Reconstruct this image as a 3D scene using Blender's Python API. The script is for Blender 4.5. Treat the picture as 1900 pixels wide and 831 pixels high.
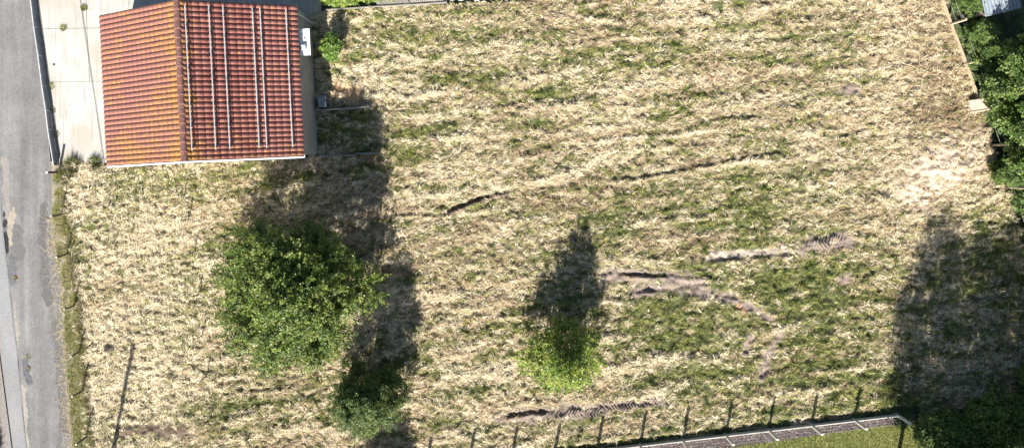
import bpy, math, random
import numpy as np
from mathutils import Vector, Matrix

# ------------------------------------------------------------------ camera, sky, sun, exposure
scene = bpy.context.scene
for o in list(bpy.data.objects):
    bpy.data.objects.remove(o)
COL = scene.collection
H = 42.0                      # drone height in metres, lens 24 mm on 36 mm, looking straight down
K = H * 36.0 / 24.0 / 1900.0  # ground metres for one photo pixel
CU, CV = 950.0, 296.0         # photo pixel straight below the drone (frame is cropped at its top)

cam = bpy.data.cameras.new('camera')
cam.lens = 24.0; cam.sensor_width = 36.0; cam.sensor_fit = 'HORIZONTAL'
cam.shift_y = -(415.5 - CV) / 1900.0
cam.clip_start = 0.5; cam.clip_end = 2000.0
camo = bpy.data.objects.new('camera', cam); COL.objects.link(camo)
camo.location = (0, 0, H); camo.rotation_euler = (0, 0, 0)
scene.camera = camo

SUN_TRAVEL = Vector((0.185, 1.0, -0.685)).normalized()
world = bpy.data.worlds.new('World'); scene.world = world
world.use_nodes = True
wn = world.node_tree
bg = wn.nodes['Background']
sky = wn.nodes.new('ShaderNodeTexSky'); sky.sky_type = 'NISHITA'; sky.sun_disc = False
sky.sun_elevation = math.radians(34.0); sky.sun_rotation = math.atan2(-0.185, -1.0)
sky.altitude = 50; sky.air_density = 1.0; sky.dust_density = 1.0; sky.ozone_density = 1.0
wn.links.new(sky.outputs['Color'], bg.inputs['Color'])
bg.inputs['Strength'].default_value = 0.056
sl = bpy.data.lights.new('sun', 'SUN'); sl.energy = 5.0; sl.angle = math.radians(0.53); sl.color = (1.0, 0.965, 0.90)
so = bpy.data.objects.new('sun', sl); COL.objects.link(so)
so.rotation_euler = SUN_TRAVEL.to_track_quat('-Z', 'Y').to_euler(); so.location = (-10, -40, 40)
scene.view_settings.view_transform = 'Standard'
scene.view_settings.look = 'None'
scene.view_settings.gamma = 1.0
scene.view_settings.use_curve_mapping = False
scene.view_settings.exposure = 1.40

rng = np.random.default_rng(7)
random.seed(7)

# ------------------------------------------------------------------ helpers
def W(u, v, z=0.0):
    """ground plan position of a photo pixel measured at ground level"""
    return Vector(((u - CU) * K, (CV - v) * K, z))

def tag(o, label=None, cat=None, group=None, kind=None):
    if label: o['label'] = label
    if cat: o['category'] = cat
    if group: o['group'] = group
    if kind: o['kind'] = kind
    return o

def empty(name, loc=(0, 0, 0), rz=0.0, label=None, cat=None, group=None):
    o = bpy.data.objects.new(name, None); COL.objects.link(o)
    o.location = loc; o.rotation_euler = (0, 0, rz); o.empty_display_size = 0.3
    return tag(o, label, cat, group)

def link_mesh(name, me, mat=None, parent=None, loc=None, rot=None):
    o = bpy.data.objects.new(name, me); COL.objects.link(o)
    if mat is not None and len(me.materials) == 0: me.materials.append(mat)
    if parent is not None: o.parent = parent
    if loc is not None: o.location = loc
    if rot is not None: o.rotation_euler = rot
    return o

class MB:
    def __init__(s): s.v = []; s.f = []; s.sm = []
    def add(s, vs, fs, smooth=False):
        b = len(s.v); s.v.extend([tuple(p) for p in vs])
        s.f.extend([tuple(b + i for i in f) for f in fs]); s.sm.extend([smooth] * len(fs)); return s
    def box(s, c, d, rz=0.0, taper=1.0, rot=None):
        cx, cy, cz = c; x, y, z = d[0] / 2, d[1] / 2, d[2] / 2
        m = rot if rot is not None else Matrix.Rotation(rz, 3, 'Z')
        vs = []
        for sz in (-1, 1):
            t = taper if sz > 0 else 1.0
            for sx, sy in ((-1, -1), (1, -1), (1, 1), (-1, 1)):
                p = m @ Vector((sx * x * t, sy * y * t, sz * z)); vs.append((p.x + cx, p.y + cy, p.z + cz))
        return s.add(vs, [(3, 2, 1, 0), (4, 5, 6, 7), (0, 1, 5, 4), (1, 2, 6, 5), (2, 3, 7, 6), (3, 0, 4, 7)])
    def bar(s, a, b, w, h, up=Vector((0, 0, 1))):
        a = Vector(a); b = Vector(b); d = (b - a).normalized()
        x = d.cross(up)
        if x.length < 1e-4: x = d.cross(Vector((1, 0, 0)))
        x.normalize(); y = x.cross(d)
        vs = []
        for p in (a, b):
            for sx, sy in ((-1, -1), (1, -1), (1, 1), (-1, 1)):
                vs.append(p + x * (sx * w / 2) + y * (sy * h / 2))
        return s.add(vs, [(0, 1, 2, 3), (7, 6, 5, 4), (1, 0, 4, 5), (2, 1, 5, 6), (3, 2, 6, 7), (0, 3, 7, 4)])
    def tube(s, pts, rads, n=6, cap=True):
        pts = [Vector(p) for p in pts]
        if not hasattr(rads, '__len__'): rads = [rads] * len(pts)
        vs = []; fs = []
        for i, p in enumerate(pts):
            d = (pts[min(i + 1, len(pts) - 1)] - pts[max(i - 1, 0)])
            d = d.normalized() if d.length > 1e-6 else Vector((0, 0, 1))
            r = Vector((0.3, 0.1, 1)) if abs(d.z) < 0.9 else Vector((1, 0.2, 0))
            x = d.cross(r).normalized(); y = d.cross(x)
            for k in range(n):
                a = 2 * math.pi * k / n
                vs.append(p + (x * math.cos(a) + y * math.sin(a)) * rads[i])
        for i in range(len(pts) - 1):
            for k in range(n):
                k2 = (k + 1) % n
                fs.append((i * n + k, i * n + k2, (i + 1) * n + k2, (i + 1) * n + k))
        if cap:
            fs.append(tuple(range(n))[::-1]); fs.append(tuple((len(pts) - 1) * n + k for k in range(n)))
        return s.add(vs, fs, True)
    def mesh(s, name):
        me = bpy.data.meshes.new(name); me.from_pydata(s.v, [], s.f); me.update()
        me.polygons.foreach_set('use_smooth', s.sm)
        return me
    def build(s, name, mat, parent=None, loc=None, rot=None):
        return link_mesh(name, s.mesh(name), mat, parent, loc, rot)

def np_mesh(name, verts, faces, mat=None, parent=None, color=None, domain='FACE', smooth=False):
    """verts (n,3), faces (m,3 or 4) numpy -> object; color (m,3) or (n,3) goes to attribute 'col'"""
    me = bpy.data.meshes.new(name)
    n, m, k = len(verts), len(faces), faces.shape[1]
    me.vertices.add(n); me.vertices.foreach_set('co', np.ascontiguousarray(verts, np.float32).ravel())
    me.loops.add(m * k); me.loops.foreach_set('vertex_index', np.ascontiguousarray(faces, np.int32).ravel())
    me.polygons.add(m)
    me.polygons.foreach_set('loop_start', np.arange(0, m * k, k, dtype=np.int32))
    me.polygons.foreach_set('loop_total', np.full(m, k, np.int32))
    if smooth: me.polygons.foreach_set('use_smooth', np.ones(m, bool))
    me.update(calc_edges=True)
    if color is not None:
        at = me.attributes.new('col', 'FLOAT_COLOR', domain)
        c4 = np.ones((len(color), 4), np.float32); c4[:, :3] = color
        at.data.foreach_set('color', c4.ravel())
    return link_mesh(name, me, mat, parent)

# ---- lattice value noise
LAT = np.random.default_rng(3).random((256, 256)).astype(np.float32)
def vn(x, y, seed=0):
    x = np.asarray(x, np.float64) + seed * 17.31; y = np.asarray(y, np.float64) + seed * 9.77
    xi = np.floor(x).astype(np.int64); yi = np.floor(y).astype(np.int64)
    fx = x - xi; fy = y - yi
    fx = fx * fx * (3 - 2 * fx); fy = fy * fy * (3 - 2 * fy)
    a = LAT[xi & 255, yi & 255]; b = LAT[(xi + 1) & 255, yi & 255]
    c = LAT[xi & 255, (yi + 1) & 255]; d = LAT[(xi + 1) & 255, (yi + 1) & 255]
    return (a * (1 - fx) + b * fx) * (1 - fy) + (c * (1 - fx) + d * fx) * fy
def fbm(x, y, o=4, seed=0):
    t = 0; amp = 1; s = 0
    for i in range(o):
        t = t + amp * vn(x * 2 ** i, y * 2 ** i, seed + i * 5); s += amp; amp *= 0.55
    return t / s
def sm(x, a, b):
    t = np.clip((x - a) / (b - a), 0, 1); return t * t * (3 - 2 * t)
def seg_dist(u, v, pts):
    """distance to a polyline in photo pixels, signed side, and fraction"""
    best = np.full(np.shape(u), 1e9); side = np.zeros(np.shape(u)); frac = np.zeros(np.shape(u))
    n = len(pts) - 1
    for i in range(n):
        (x0, y0), (x1, y1) = pts[i], pts[i + 1]
        dx, dy = x1 - x0, y1 - y0; L = dx * dx + dy * dy
        t = np.clip(((u - x0) * dx + (v - y0) * dy) / L, 0, 1)
        ex = u - (x0 + t * dx); ey = v - (y0 + t * dy)
        d = np.hypot(ex, ey); m = d < best
        best = np.where(m, d, best); side = np.where(m, np.sign(dx * ey - dy * ex), side); frac = np.where(m, (i + t) / n, frac)
    return best, side, frac
def inside(u, v, poly):
    r = np.zeros(np.shape(u), bool); n = len(poly)
    for i in range(n):
        x0, y0 = poly[i]; x1, y1 = poly[(i + 1) % n]
        c = ((y0 > v) != (y1 > v)) & (u < (x1 - x0) * (v - y0) / (y1 - y0 + 1e-12) + x0)
        r ^= c
    return r

# ------------------------------------------------------------------ materials
def mat_new(name):
    m = bpy.data.materials.new(name); m.use_nodes = True
    nt = m.node_tree; return m, nt, nt.nodes['Principled BSDF']
def N(nt, t, **kw):
    n = nt.nodes.new(t)
    for k, v in kw.items():
        if k in n.inputs: n.inputs[k].default_value = v
        else: setattr(n, k, v)
    return n
def mixc(nt, fac, a, b, blend='MIX'):
    n = nt.nodes.new('ShaderNodeMix'); n.data_type = 'RGBA'; n.blend_type = blend
    for i, x in ((0, fac), (6, a), (7, b)):
        if hasattr(x, 'is_output'): nt.links.new(x, n.inputs[i])
        else: n.inputs[i].default_value = x if i == 0 else (*x, 1.0)
    return n.outputs[2]
def ramp(nt, src, a, b):
    n = nt.nodes.new('ShaderNodeMapRange'); n.interpolation_type = 'SMOOTHSTEP'
    n.inputs[1].default_value = a; n.inputs[2].default_value = b
    nt.links.new(src, n.inputs[0]); return n.outputs[0]
def noise(nt, scale, detail=4, rough=0.55, vec=None):
    n = nt.nodes.new('ShaderNodeTexNoise'); n.inputs['Scale'].default_value = scale
    n.inputs['Detail'].default_value = detail; n.inputs['Roughness'].default_value = rough
    if vec is None:
        g = nt.nodes.new('ShaderNodeNewGeometry'); vec = g.outputs['Position']
    nt.links.new(vec, n.inputs['Vector']); return n.outputs['Fac']
def bump(nt, bs, h, strength=0.5, dist=0.02):
    b = nt.nodes.new('ShaderNodeBump'); b.inputs['Strength'].default_value = strength; b.inputs['Distance'].default_value = dist
    nt.links.new(h, b.inputs['Height']); nt.links.new(b.outputs[0], bs.inputs['Normal'])

def plain(name, c, rough=0.7, var=0.25, scale=6.0, metal=0.0, dirt=None, bstr=0.25):
    m, nt, bs = mat_new(name)
    n1 = noise(nt, scale, 5, 0.6)
    lo = tuple(x * (1 - var) for x in c); hi = tuple(min(1, x * (1 + var)) for x in c)
    col = mixc(nt, ramp(nt, n1, 0.3, 0.7), lo, hi)
    if dirt:
        n2 = noise(nt, scale * 2.7, 6, 0.65); col = mixc(nt, ramp(nt, n2, 0.55, 0.72), col, dirt)
    nt.links.new(col, bs.inputs['Base Color'])
    bs.inputs['Roughness'].default_value = rough; bs.inputs['Metallic'].default_value = metal
    if bstr: bump(nt, bs, noise(nt, scale * 8, 4, 0.6), bstr, 0.01)
    return m

def attr_mat(name, rough=0.75, spec=0.3, trans=0.0, tcol=(1.0, 1.0, 0.7), fine=None):
    m, nt, bs = mat_new(name)
    a = nt.nodes.new('ShaderNodeAttribute'); a.attribute_name = 'col'
    col = a.outputs['Color']
    if fine:
        col = mixc(nt, 1.0, col, mixc(nt, ramp(nt, noise(nt, fine[0], 5, 0.65), 0.3, 0.7), (fine[1],) * 3, (fine[2],) * 3), 'MULTIPLY')
        bump(nt, bs, noise(nt, fine[0] * 1.5, 5, 0.65), 0.6, 0.03)
    nt.links.new(col, bs.inputs['Base Color'])
    bs.inputs['Roughness'].default_value = rough; bs.inputs['Specular IOR Level'].default_value = spec
    if trans:
        t = nt.nodes.new('ShaderNodeBsdfTranslucent')
        nt.links.new(mixc(nt, 1.0, col, tcol, 'MULTIPLY'), t.inputs['Color'])
        mx = nt.nodes.new('ShaderNodeMixShader'); mx.inputs[0].default_value = trans
        nt.links.new(bs.outputs[0], mx.inputs[1]); nt.links.new(t.outputs[0], mx.inputs[2])
        nt.links.new(mx.outputs[0], nt.nodes['Material Output'].inputs['Surface'])
    return m

M = {}
M['field'] = attr_mat('field_soil', 0.95, 0.1, fine=(9.0, 0.7, 1.25))
M['straw'] = attr_mat('straw', 0.7, 0.25, 0.15, (1.0, 0.95, 0.75))
M['leaf'] = attr_mat('leaf', 0.5, 0.38, 0.22, (1.3, 1.35, 0.5))
M['bark'] = plain('bark', (0.10, 0.075, 0.05), 0.9, 0.4, 12)
M['road'] = attr_mat('asphalt', 0.9, 0.2, fine=(14.0, 0.82, 1.18))
M['render'] = plain('grey_render', (0.30, 0.27, 0.245), 0.9, 0.12, 1.2)
M['white'] = plain('white_plastic', (0.78, 0.78, 0.76), 0.4, 0.05, 4, bstr=0.05)
M['alu'] = plain('aluminium', (0.46, 0.46, 0.46), 0.5, 0.1, 6, metal=0.0, bstr=0.05)
M['galv'] = plain('galvanised_steel', (0.50, 0.51, 0.52), 0.5, 0.18, 4, metal=0.1, dirt=(0.35, 0.33, 0.30))
M['steel_sheet'] = plain('grey_steel_sheet', (0.20, 0.22, 0.24), 0.6, 0.15, 3)
M['dark'] = plain('dark_metal', (0.03, 0.03, 0.032), 0.5, 0.2, 6)
M['conc_post'] = plain('concrete_post', (0.47, 0.44, 0.39), 0.85, 0.15, 5)
M['old_conc'] = plain('weathered_concrete', (0.24, 0.22, 0.19), 0.9, 0.2, 4, dirt=(0.2, 0.2, 0.16))
M['timber'] = plain('pale_timber', (0.42, 0.34, 0.225), 0.8, 0.18, 8)
M['timber_grey'] = plain('weathered_timber', (0.42, 0.37, 0.30), 0.85, 0.2, 8)
M['dark_timber'] = plain('dark_timber', (0.13, 0.10, 0.08), 0.85, 0.25, 8)
M['plywood'] = plain('plywood', (0.55, 0.43, 0.33), 0.8, 0.12, 3, dirt=(0.45, 0.35, 0.26))
M['cabinet'] = plain('blue_grey_cabinet', (0.10, 0.13, 0.15), 0.5, 0.1, 4)
M['rust'] = plain('red_label', (0.30, 0.08, 0.05), 0.6, 0.2, 10)
M['cable'] = plain('black_cable', (0.015, 0.015, 0.015), 0.5, 0.1, 3, bstr=0)
M['pole'] = plain('creosoted_pole', (0.09, 0.065, 0.045), 0.9, 0.2, 5)
M['sheetroof'] = plain('corrugated_sheet', (0.21, 0.24, 0.27), 0.5, 0.15, 4)
M['shedwall'] = plain('shed_boards', (0.20, 0.17, 0.13), 0.85, 0.2, 5)
M['picket'] = plain('pale_picket', (0.36, 0.34, 0.31), 0.7, 0.12, 6)
M['stone'] = plain('pale_stone', (0.40, 0.39, 0.38), 0.9, 0.25, 6)
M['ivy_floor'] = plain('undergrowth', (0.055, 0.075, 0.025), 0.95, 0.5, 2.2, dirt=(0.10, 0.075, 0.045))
M['lawn'] = plain('lawn_turf', (0.15, 0.165, 0.04), 0.95, 0.25, 2.0, dirt=(0.16, 0.20, 0.04))
M['gravelbed'] = plain('gravel_bed', (0.075, 0.06, 0.057), 0.95, 0.3, 12)

def concrete_mat():
    m, nt, bs = mat_new('yard_concrete')
    n1 = noise(nt, 0.7, 5, 0.6); n2 = noise(nt, 6, 6, 0.7); n3 = noise(nt, 0.35, 3, 0.5)
    c = mixc(nt, ramp(nt, n1, 0.3, 0.7), (0.37, 0.35, 0.315), (0.48, 0.46, 0.425))
    c = mixc(nt, ramp(nt, n2, 0.52, 0.72), c, (0.31, 0.28, 0.235))
    c = mixc(nt, ramp(nt, n3, 0.48, 0.62), c, (0.36, 0.33, 0.275))
    # brushed grooves running along the yard
    g = nt.nodes.new('ShaderNodeNewGeometry'); mp = nt.nodes.new('ShaderNodeMapping')
    mp.inputs['Scale'].default_value = (9, 0.25, 1); mp.inputs['Rotation'].default_value = (0, 0, math.radians(3))
    nt.links.new(g.outputs['Position'], mp.inputs[0])
    n4 = noise(nt, 1.0, 3, 0.6, mp.outputs[0])
    c = mixc(nt, ramp(nt, n4, 0.50, 0.72), c, (0.29, 0.265, 0.22))
    nt.links.new(c, bs.inputs['Base Color']); bs.inputs['Roughness'].default_value = 0.9
    bump(nt, bs, n4, 0.4, 0.02)
    return m
M['concrete'] = concrete_mat()

def tile_mat(name, west):
    m, nt, bs = mat_new(name)
    oi = nt.nodes.new('ShaderNodeObjectInfo'); g = nt.nodes.new('ShaderNodeNewGeometry')
    base = mixc(nt, ramp(nt, noise(nt, 3.0, 3, 0.6), 0.3, 0.7), (0.195, 0.058, 0.044), (0.265, 0.092, 0.07))
    base = mixc(nt, ramp(nt, oi.outputs['Random'], 0.0, 1.0), base, mixc(nt, 0.65, base, (0.31, 0.13, 0.105)))
    if west: base = mixc(nt, ramp(nt, noise(nt, 9.0, 5, 0.7), 0.45, 0.75), base, (0.20, 0.115, 0.08))
    sep = nt.nodes.new('ShaderNodeSeparateXYZ'); nt.links.new(g.outputs['Position'], sep.inputs[0])
    # grey weathered fringe and pale lichen spots
    base = mixc(nt, ramp(nt, noise(nt, 16.0, 4, 0.7), 0.60, 0.74), base, (0.22, 0.17, 0.15) if not west else (0.20, 0.165, 0.15))
    base = mixc(nt, ramp(nt, noise(nt, 24.0, 2, 0.5), 0.70, 0.76), base, (0.48, 0.42, 0.36))
    # orange lichen in blotches, more of it beside the ridge and along the south verge
    l = noise(nt, 5.5, 5, 0.7)
    add = nt.nodes.new('ShaderNodeMath'); add.operation = 'ADD'; nt.links.new(l, add.inputs[0])
    big = nt.nodes.new('ShaderNodeMath'); big.operation = 'MULTIPLY_ADD'
    nt.links.new(noise(nt, 0.5, 2, 0.5), big.inputs[0]); big.inputs[1].default_value = 0.35; big.inputs[2].default_value = -0.195 if not west else -0.135
    nt.links.new(big.outputs[0], add.inputs[1])
    rx = nt.nodes.new('ShaderNodeMath'); rx.operation = 'MULTIPLY_ADD'       # distance east-west from the ridge line
    nt.links.new(sep.outputs['Y'], rx.inputs[0]); rx.inputs[1].default_value = 0.05
    nt.links.new(sep.outputs['X'], rx.inputs[2])
    rd = nt.nodes.new('ShaderNodeMath'); rd.operation = 'ADD'; nt.links.new(rx.outputs[0], rd.inputs[0]); rd.inputs[1].default_value = 17.73 - 0.21
    ab = nt.nodes.new('ShaderNodeMath'); ab.operation = 'ABSOLUTE'; nt.links.new(rd.outputs[0], ab.inputs[0])
    near = nt.nodes.new('ShaderNodeMapRange'); nt.links.new(ab.outputs[0], near.inputs[0])
    near.inputs[1].default_value = 0.1; near.inputs[2].default_value = 1.0; near.inputs[3].default_value = 0.15; near.inputs[4].default_value = 0.0
    a2 = nt.nodes.new('ShaderNodeMath'); a2.operation = 'ADD'; nt.links.new(add.outputs[0], a2.inputs[0]); nt.links.new(near.outputs[0], a2.inputs[1])
    sv = nt.nodes.new('ShaderNodeMapRange'); nt.links.new(sep.outputs['Y'], sv.inputs[0])
    sv.inputs[1].default_value = 0.4; sv.inputs[2].default_value = 1.6; sv.inputs[3].default_value = 0.06; sv.inputs[4].default_value = 0.0
    a3 = nt.nodes.new('ShaderNodeMath'); a3.operation = 'ADD'; nt.links.new(a2.outputs[0], a3.inputs[0]); nt.links.new(sv.outputs[0], a3.inputs[1])
    lm = ramp(nt, a3.outputs[0], 0.57, 0.63)
    base = mixc(nt, lm, base, mixc(nt, ramp(nt, noise(nt, 12, 3, 0.6), 0.4, 0.6), (0.30, 0.13, 0.045), (0.40, 0.205, 0.05)))
    nt.links.new(base, bs.inputs['Base Color']); bs.inputs['Roughness'].default_value = 0.8
    bump(nt, bs, noise(nt, 40, 4, 0.6), 0.35, 0.01)
    return m
M['tile_east'] = tile_mat('clay_tile_east', False)
M['tile_west'] = tile_mat('clay_tile_west', True)
M['ridge'] = plain('ridge_tile', (0.16, 0.068, 0.055), 0.85, 0.3, 6, dirt=(0.45, 0.38, 0.33))

# ------------------------------------------------------------------ field maps (all in photo pixels at ground level)
FIELD = [(112, 296), (206, 306), (252, 309), (592, 292), (578, 28), (605, 20), (880, 6), (1100, -4), (1745, -12), (1790, 119),
         (1842, 270), (1888, 425), (1935, 580), (1975, 735), (1700, 765), (1665, 769), (1346, 806), (1030, 843), (780, 872), (600, 893), (172, 910), (160, 810), (150, 650),
         (136, 560), (122, 440)]
GREEN = [(1430, 610, 270, 190, .42), (1420, 420, 120, 90, .3), (330, 345, 130, 35, .35), (255, 318, 40, 14, .4), (500, 335, 60, 40, .4), (640, 245, 45, 35, .45), (640, 24, 70, 7, 1.0), (700, 330, 60, 20, .3),
         (960, 250, 45, 14, .45), (1235, 270, 60, 22, .35), (1110, 412, 100, 20, .55), (1265, 600, 95, 42, .75), (1460, 535, 85, 45, .75), (1370, 560, 60, 40, .5),
         (1560, 650, 100, 55, .35), (1480, 705, 90, 35, .4), (1610, 700, 60, 45, .4), (880, 402, 90, 8, .5), (1450, 370, 60, 42, .3),
         (1150, 102, 110, 9, .5), (1060, 12, 60, 9, .5), (1180, 125, 120, 9, .4), (745, 268, 50, 18, .4), (830, 800, 90, 12, .5), (1000, 175, 130, 10, .4), (1150, 640, 50, 26, .35), (1500, 742, 130, 16, .45),
         (1790, 600, 120, 130, .2), (1850, 450, 50, 110, .6), (940, 395, 90, 10, .35), (1400, 330, 120, 12, .3), (330, 560, 40, 100, .2), (420, 440, 60, 30, .6), (400, 760, 50, 40, .3),
         (1280, 90, 60, 10, .3), (650, 95, 40, 20, .3), (1400, 60, 100, 12, .25), (790, 60, 60, 10, .35), (870, 70, 80, 10, .25), (1330, 15, 30, 12, .4), (1430, 110, 60, 24, .35), (1600, 160, 40, 12, .35),
         (230, 400, 40, 60, .25), (160, 480, 14, 90, .5), (1230, 360, 120, 12, .3), (1270, 180, 100, 10, .3), (1010, 230, 60, 10, .3), (960, 600, 70, 22, .35), (1030, 560, 60, 30, .35), (1110, 450, 40, 26, .3)]
SOIL = [([(930, 776), (990, 770), (1050, 764), (1120, 762)], 14, 0), ([(1040, 757), (1120, 752), (1225, 746)], 9, 0), ([(1320, 476), (1390, 470), (1460, 464)], 10, 1),
        ([(1485, 458), (1530, 450), (1568, 446)], 17, 0), ([(1130, 512), (1200, 512), (1260, 516), (1310, 528)], 15, 0), ([(1330, 545), (1375, 560), (1425, 590)], 10, 0),
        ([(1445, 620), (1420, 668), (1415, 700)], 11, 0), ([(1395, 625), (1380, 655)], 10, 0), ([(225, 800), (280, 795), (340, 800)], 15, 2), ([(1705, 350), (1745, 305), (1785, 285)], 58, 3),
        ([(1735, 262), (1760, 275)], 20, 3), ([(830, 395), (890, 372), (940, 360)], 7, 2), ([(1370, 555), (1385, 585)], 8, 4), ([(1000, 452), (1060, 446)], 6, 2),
        ([(630, 165), (660, 180)], 20, 5), ([(1180, 540), (1250, 530), (1310, 545)], 15, 0), ([(1555, 520), (1580, 515)], 8, 0), ([(1560, 170), (1590, 165)], 9, 0)]
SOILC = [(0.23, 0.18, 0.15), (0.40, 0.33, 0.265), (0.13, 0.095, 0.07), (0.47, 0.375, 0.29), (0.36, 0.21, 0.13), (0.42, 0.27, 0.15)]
RUTS = [([(820, 400), (870, 380), (905, 367), (945, 358)], .16), ([(1135, 335), (1210, 328), (1290, 313), (1370, 300), (1450, 283)], .13), ([(1560, 256), (1605, 245)], .14),
        ([(1140, 510), (1200, 514), (1255, 514)], .18), ([(930, 776), (985, 768), (1030, 768)], .14), ([(1120, 757), (1220, 752)], .09), ([(1310, 487), (1380, 482), (1465, 474)], .12), ([(1000, 512), (1060, 510), (1140, 511)], .07),
        ([(700, 406), (760, 400), (820, 402)], .07), ([(1280, 232), (1360, 222), (1430, 218)], .06), ([(1410, 702), (1430, 690)], .12), ([(1500, 450), (1550, 440)], .1), ([(1180, 545), (1240, 540)], .1), ([(930, 200), (1010, 185)], .07), ([(640, 58), (720, 55)], .05)]

def row_coord(u, v):
    """coordinate across the mown rows; rows run along the other axis"""
    slope = 0.06 + 0.10 * sm(v, 0, 330) - 0.02 * sm(v, 500, 800)
    return v + slope * (u - 950) + 16 * np.sin((u - 700) / 260.0) * 0.4
def phase(u, v): return row_coord(u, v) / 45.0 + 2.0 * fbm(u / 330, v / 110, 2, 4) + .35 * fbm(u / 45, v / 30, 2, 7)
def ridge(u, v):
    p = phase(u, v); p = p - np.floor(p); on = sm(fbm(u / 80, np.floor(phase(u, v)) * 7.7 + v / 60, 2, 6), .42, .72)
    return np.exp(-((p - .5) / .13) ** 2) * on * (1 - left_zone(u, v)) * (1 - .7 * sm(u, 1560, 1700))
def left_zone(u, v): return 1 - sm(u + 30 * (fbm(u / 60, v / 60, 2, 31) - .5), 370, 430)
def green_map(u, v):
    r = row_coord(u, v); lz = left_zone(u, v)
    du = u + 130 * (fbm(u / 55, r / 40, 4, 11) - .5); dv = v + 70 * (fbm(u / 55, r / 40, 4, 12) - .5)
    g = np.zeros(np.shape(u))
    for a, b, ra, rb, s in GREEN:
        d = ((du - a) / ra) ** 2 + ((dv - b) / rb) ** 2
        g = np.maximum(g, s * (1 - sm(d, 0.2, 2.0)))
    band = (1 - lz) * sm(0.5 + 0.5 * np.cos((phase(u, v) - .06) * 2 * math.pi), 0.4, 0.9) * sm(fbm(u / 70, r / 16, 3, 8), .38, .66)
    nz = sm(fbm(u / 38, r / 14, 4, 2), 0.50, 0.74)
    nz2 = sm(fbm(u / 12, v / 9, 3, 61), 0.52, 0.75)
    g = 1.15 * g * (0.55 + 0.8 * fbm(u / 16, r / 9, 3, 22)) + (0.42 * band + 0.40 * nz + 0.40 * nz2 + .30 * sm(fbm(u / 130, v / 60, 2, 33), .45, .75)) * (1 - 0.35 * lz)
    g = g * (1 - .8 * ridge(u, v))
    g = g * (1 - 0.75 * sm(u, 1540, 1680) * (1 - sm(v, 330, 480)))
    return np.clip(g, 0, 1)
def soil_map(u, v):
    jag = 16 * (fbm(u / 14, v / 14, 4, 15) - .5)
    best = np.zeros(np.shape(u)); kind = np.zeros(np.shape(u), int)
    for pts, w, k in SOIL:
        d, s, f = seg_dist(u, v, pts)
        m = (1 - sm(d + 1.3 * jag, w * 0.35, w * 1.25)) * (.62 + .85 * fbm(u / 11, v / 7, 3, 16))
        m = np.clip(m, 0, 1)
        kind = np.where(m > best, k, kind); best = np.maximum(best, m)
    return best, kind
def height(u, v):
    r = row_coord(u, v); lz = left_zone(u, v)
    h = 0.16 * (fbm(u / 20, r / 8, 3, 41) - .5) + 0.24 * (fbm(u / 9, r / 5.5, 2, 43) - .5) + 0.10 * (1 - lz) * (fbm(u / 150, r / 15, 2, 45) - .5)
    h = h + .11 * ridge(u, v)
    h = h + 0.10 * lz * (fbm((u - .09 * v) / 12, v / 70, 2, 46) - .5)
    for pts, a in RUTS:
        d, s, f = seg_dist(u, v, pts)
        e = np.sin(np.clip(f, 0.02, .98) * math.pi) ** .5 * (0.5 + fbm(u / 20, v / 20, 2, 71))
        sd = d * s        # positive = south side of a west-east line
        h = h + a * e * np.where(sd > 0, np.exp(-(sd / 9.0) ** 2), np.exp(-(sd / 1.6) ** 2)) - a * .5 * e * np.exp(-((sd + 5) / 3.0) ** 2)
    b, k = soil_map(u, v)
    h = h + b * 0.10 * (fbm(u / 6, v / 6, 3, 77) - .5)
    edge = seg_dist(u, v, [(1700, 764), (1346, 806), (780, 872)])[0]; h = h - .22 * (1 - sm(edge, 7, 14)) * (u > 780)
    # the bare heap beside the timber fence
    h = h + 0.45 * np.exp(-(((u - 1755) / 50) ** 2 + ((v - 305) / 48) ** 2)) * (0.7 + .6 * fbm(u / 15, v / 15, 3, 88))
    return h

# colours
C_PALE = np.array((0.74, 0.64, 0.455)); C_STRAW = np.array((0.60, 0.49, 0.305)); C_TAN = np.array((0.41, 0.295, 0.18)); C_BROWN = np.array((0.175, 0.122, 0.08))
C_GREEN = np.array((0.20, 0.225, 0.055)); C_DGREEN = np.array((0.07, 0.105, 0.028)); C_YGREEN = np.array((0.38, 0.36, 0.13))

def straw_tone(u, v):
    """0 = brown, 1 = pale"""
    r = row_coord(u, v); lz = left_zone(u, v)
    t = 0.09 + 0.62 * fbm(u / 120, r / 15, 3, 51) + 0.42 * (fbm(u / 18, r / 7, 3, 52) - .5) + 0.26 * lz + .24 * ridge(u, v) + .50 * fbm(u / 150, v / 110, 2, 53)
    t = t - 0.22 * sm(u, 1620, 1740) * (1 - sm(v, 230, 260)) + 0.18 * np.exp(-(((u - 1755) / 60) ** 2 + ((v - 300) / 60) ** 2))
    return t

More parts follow.
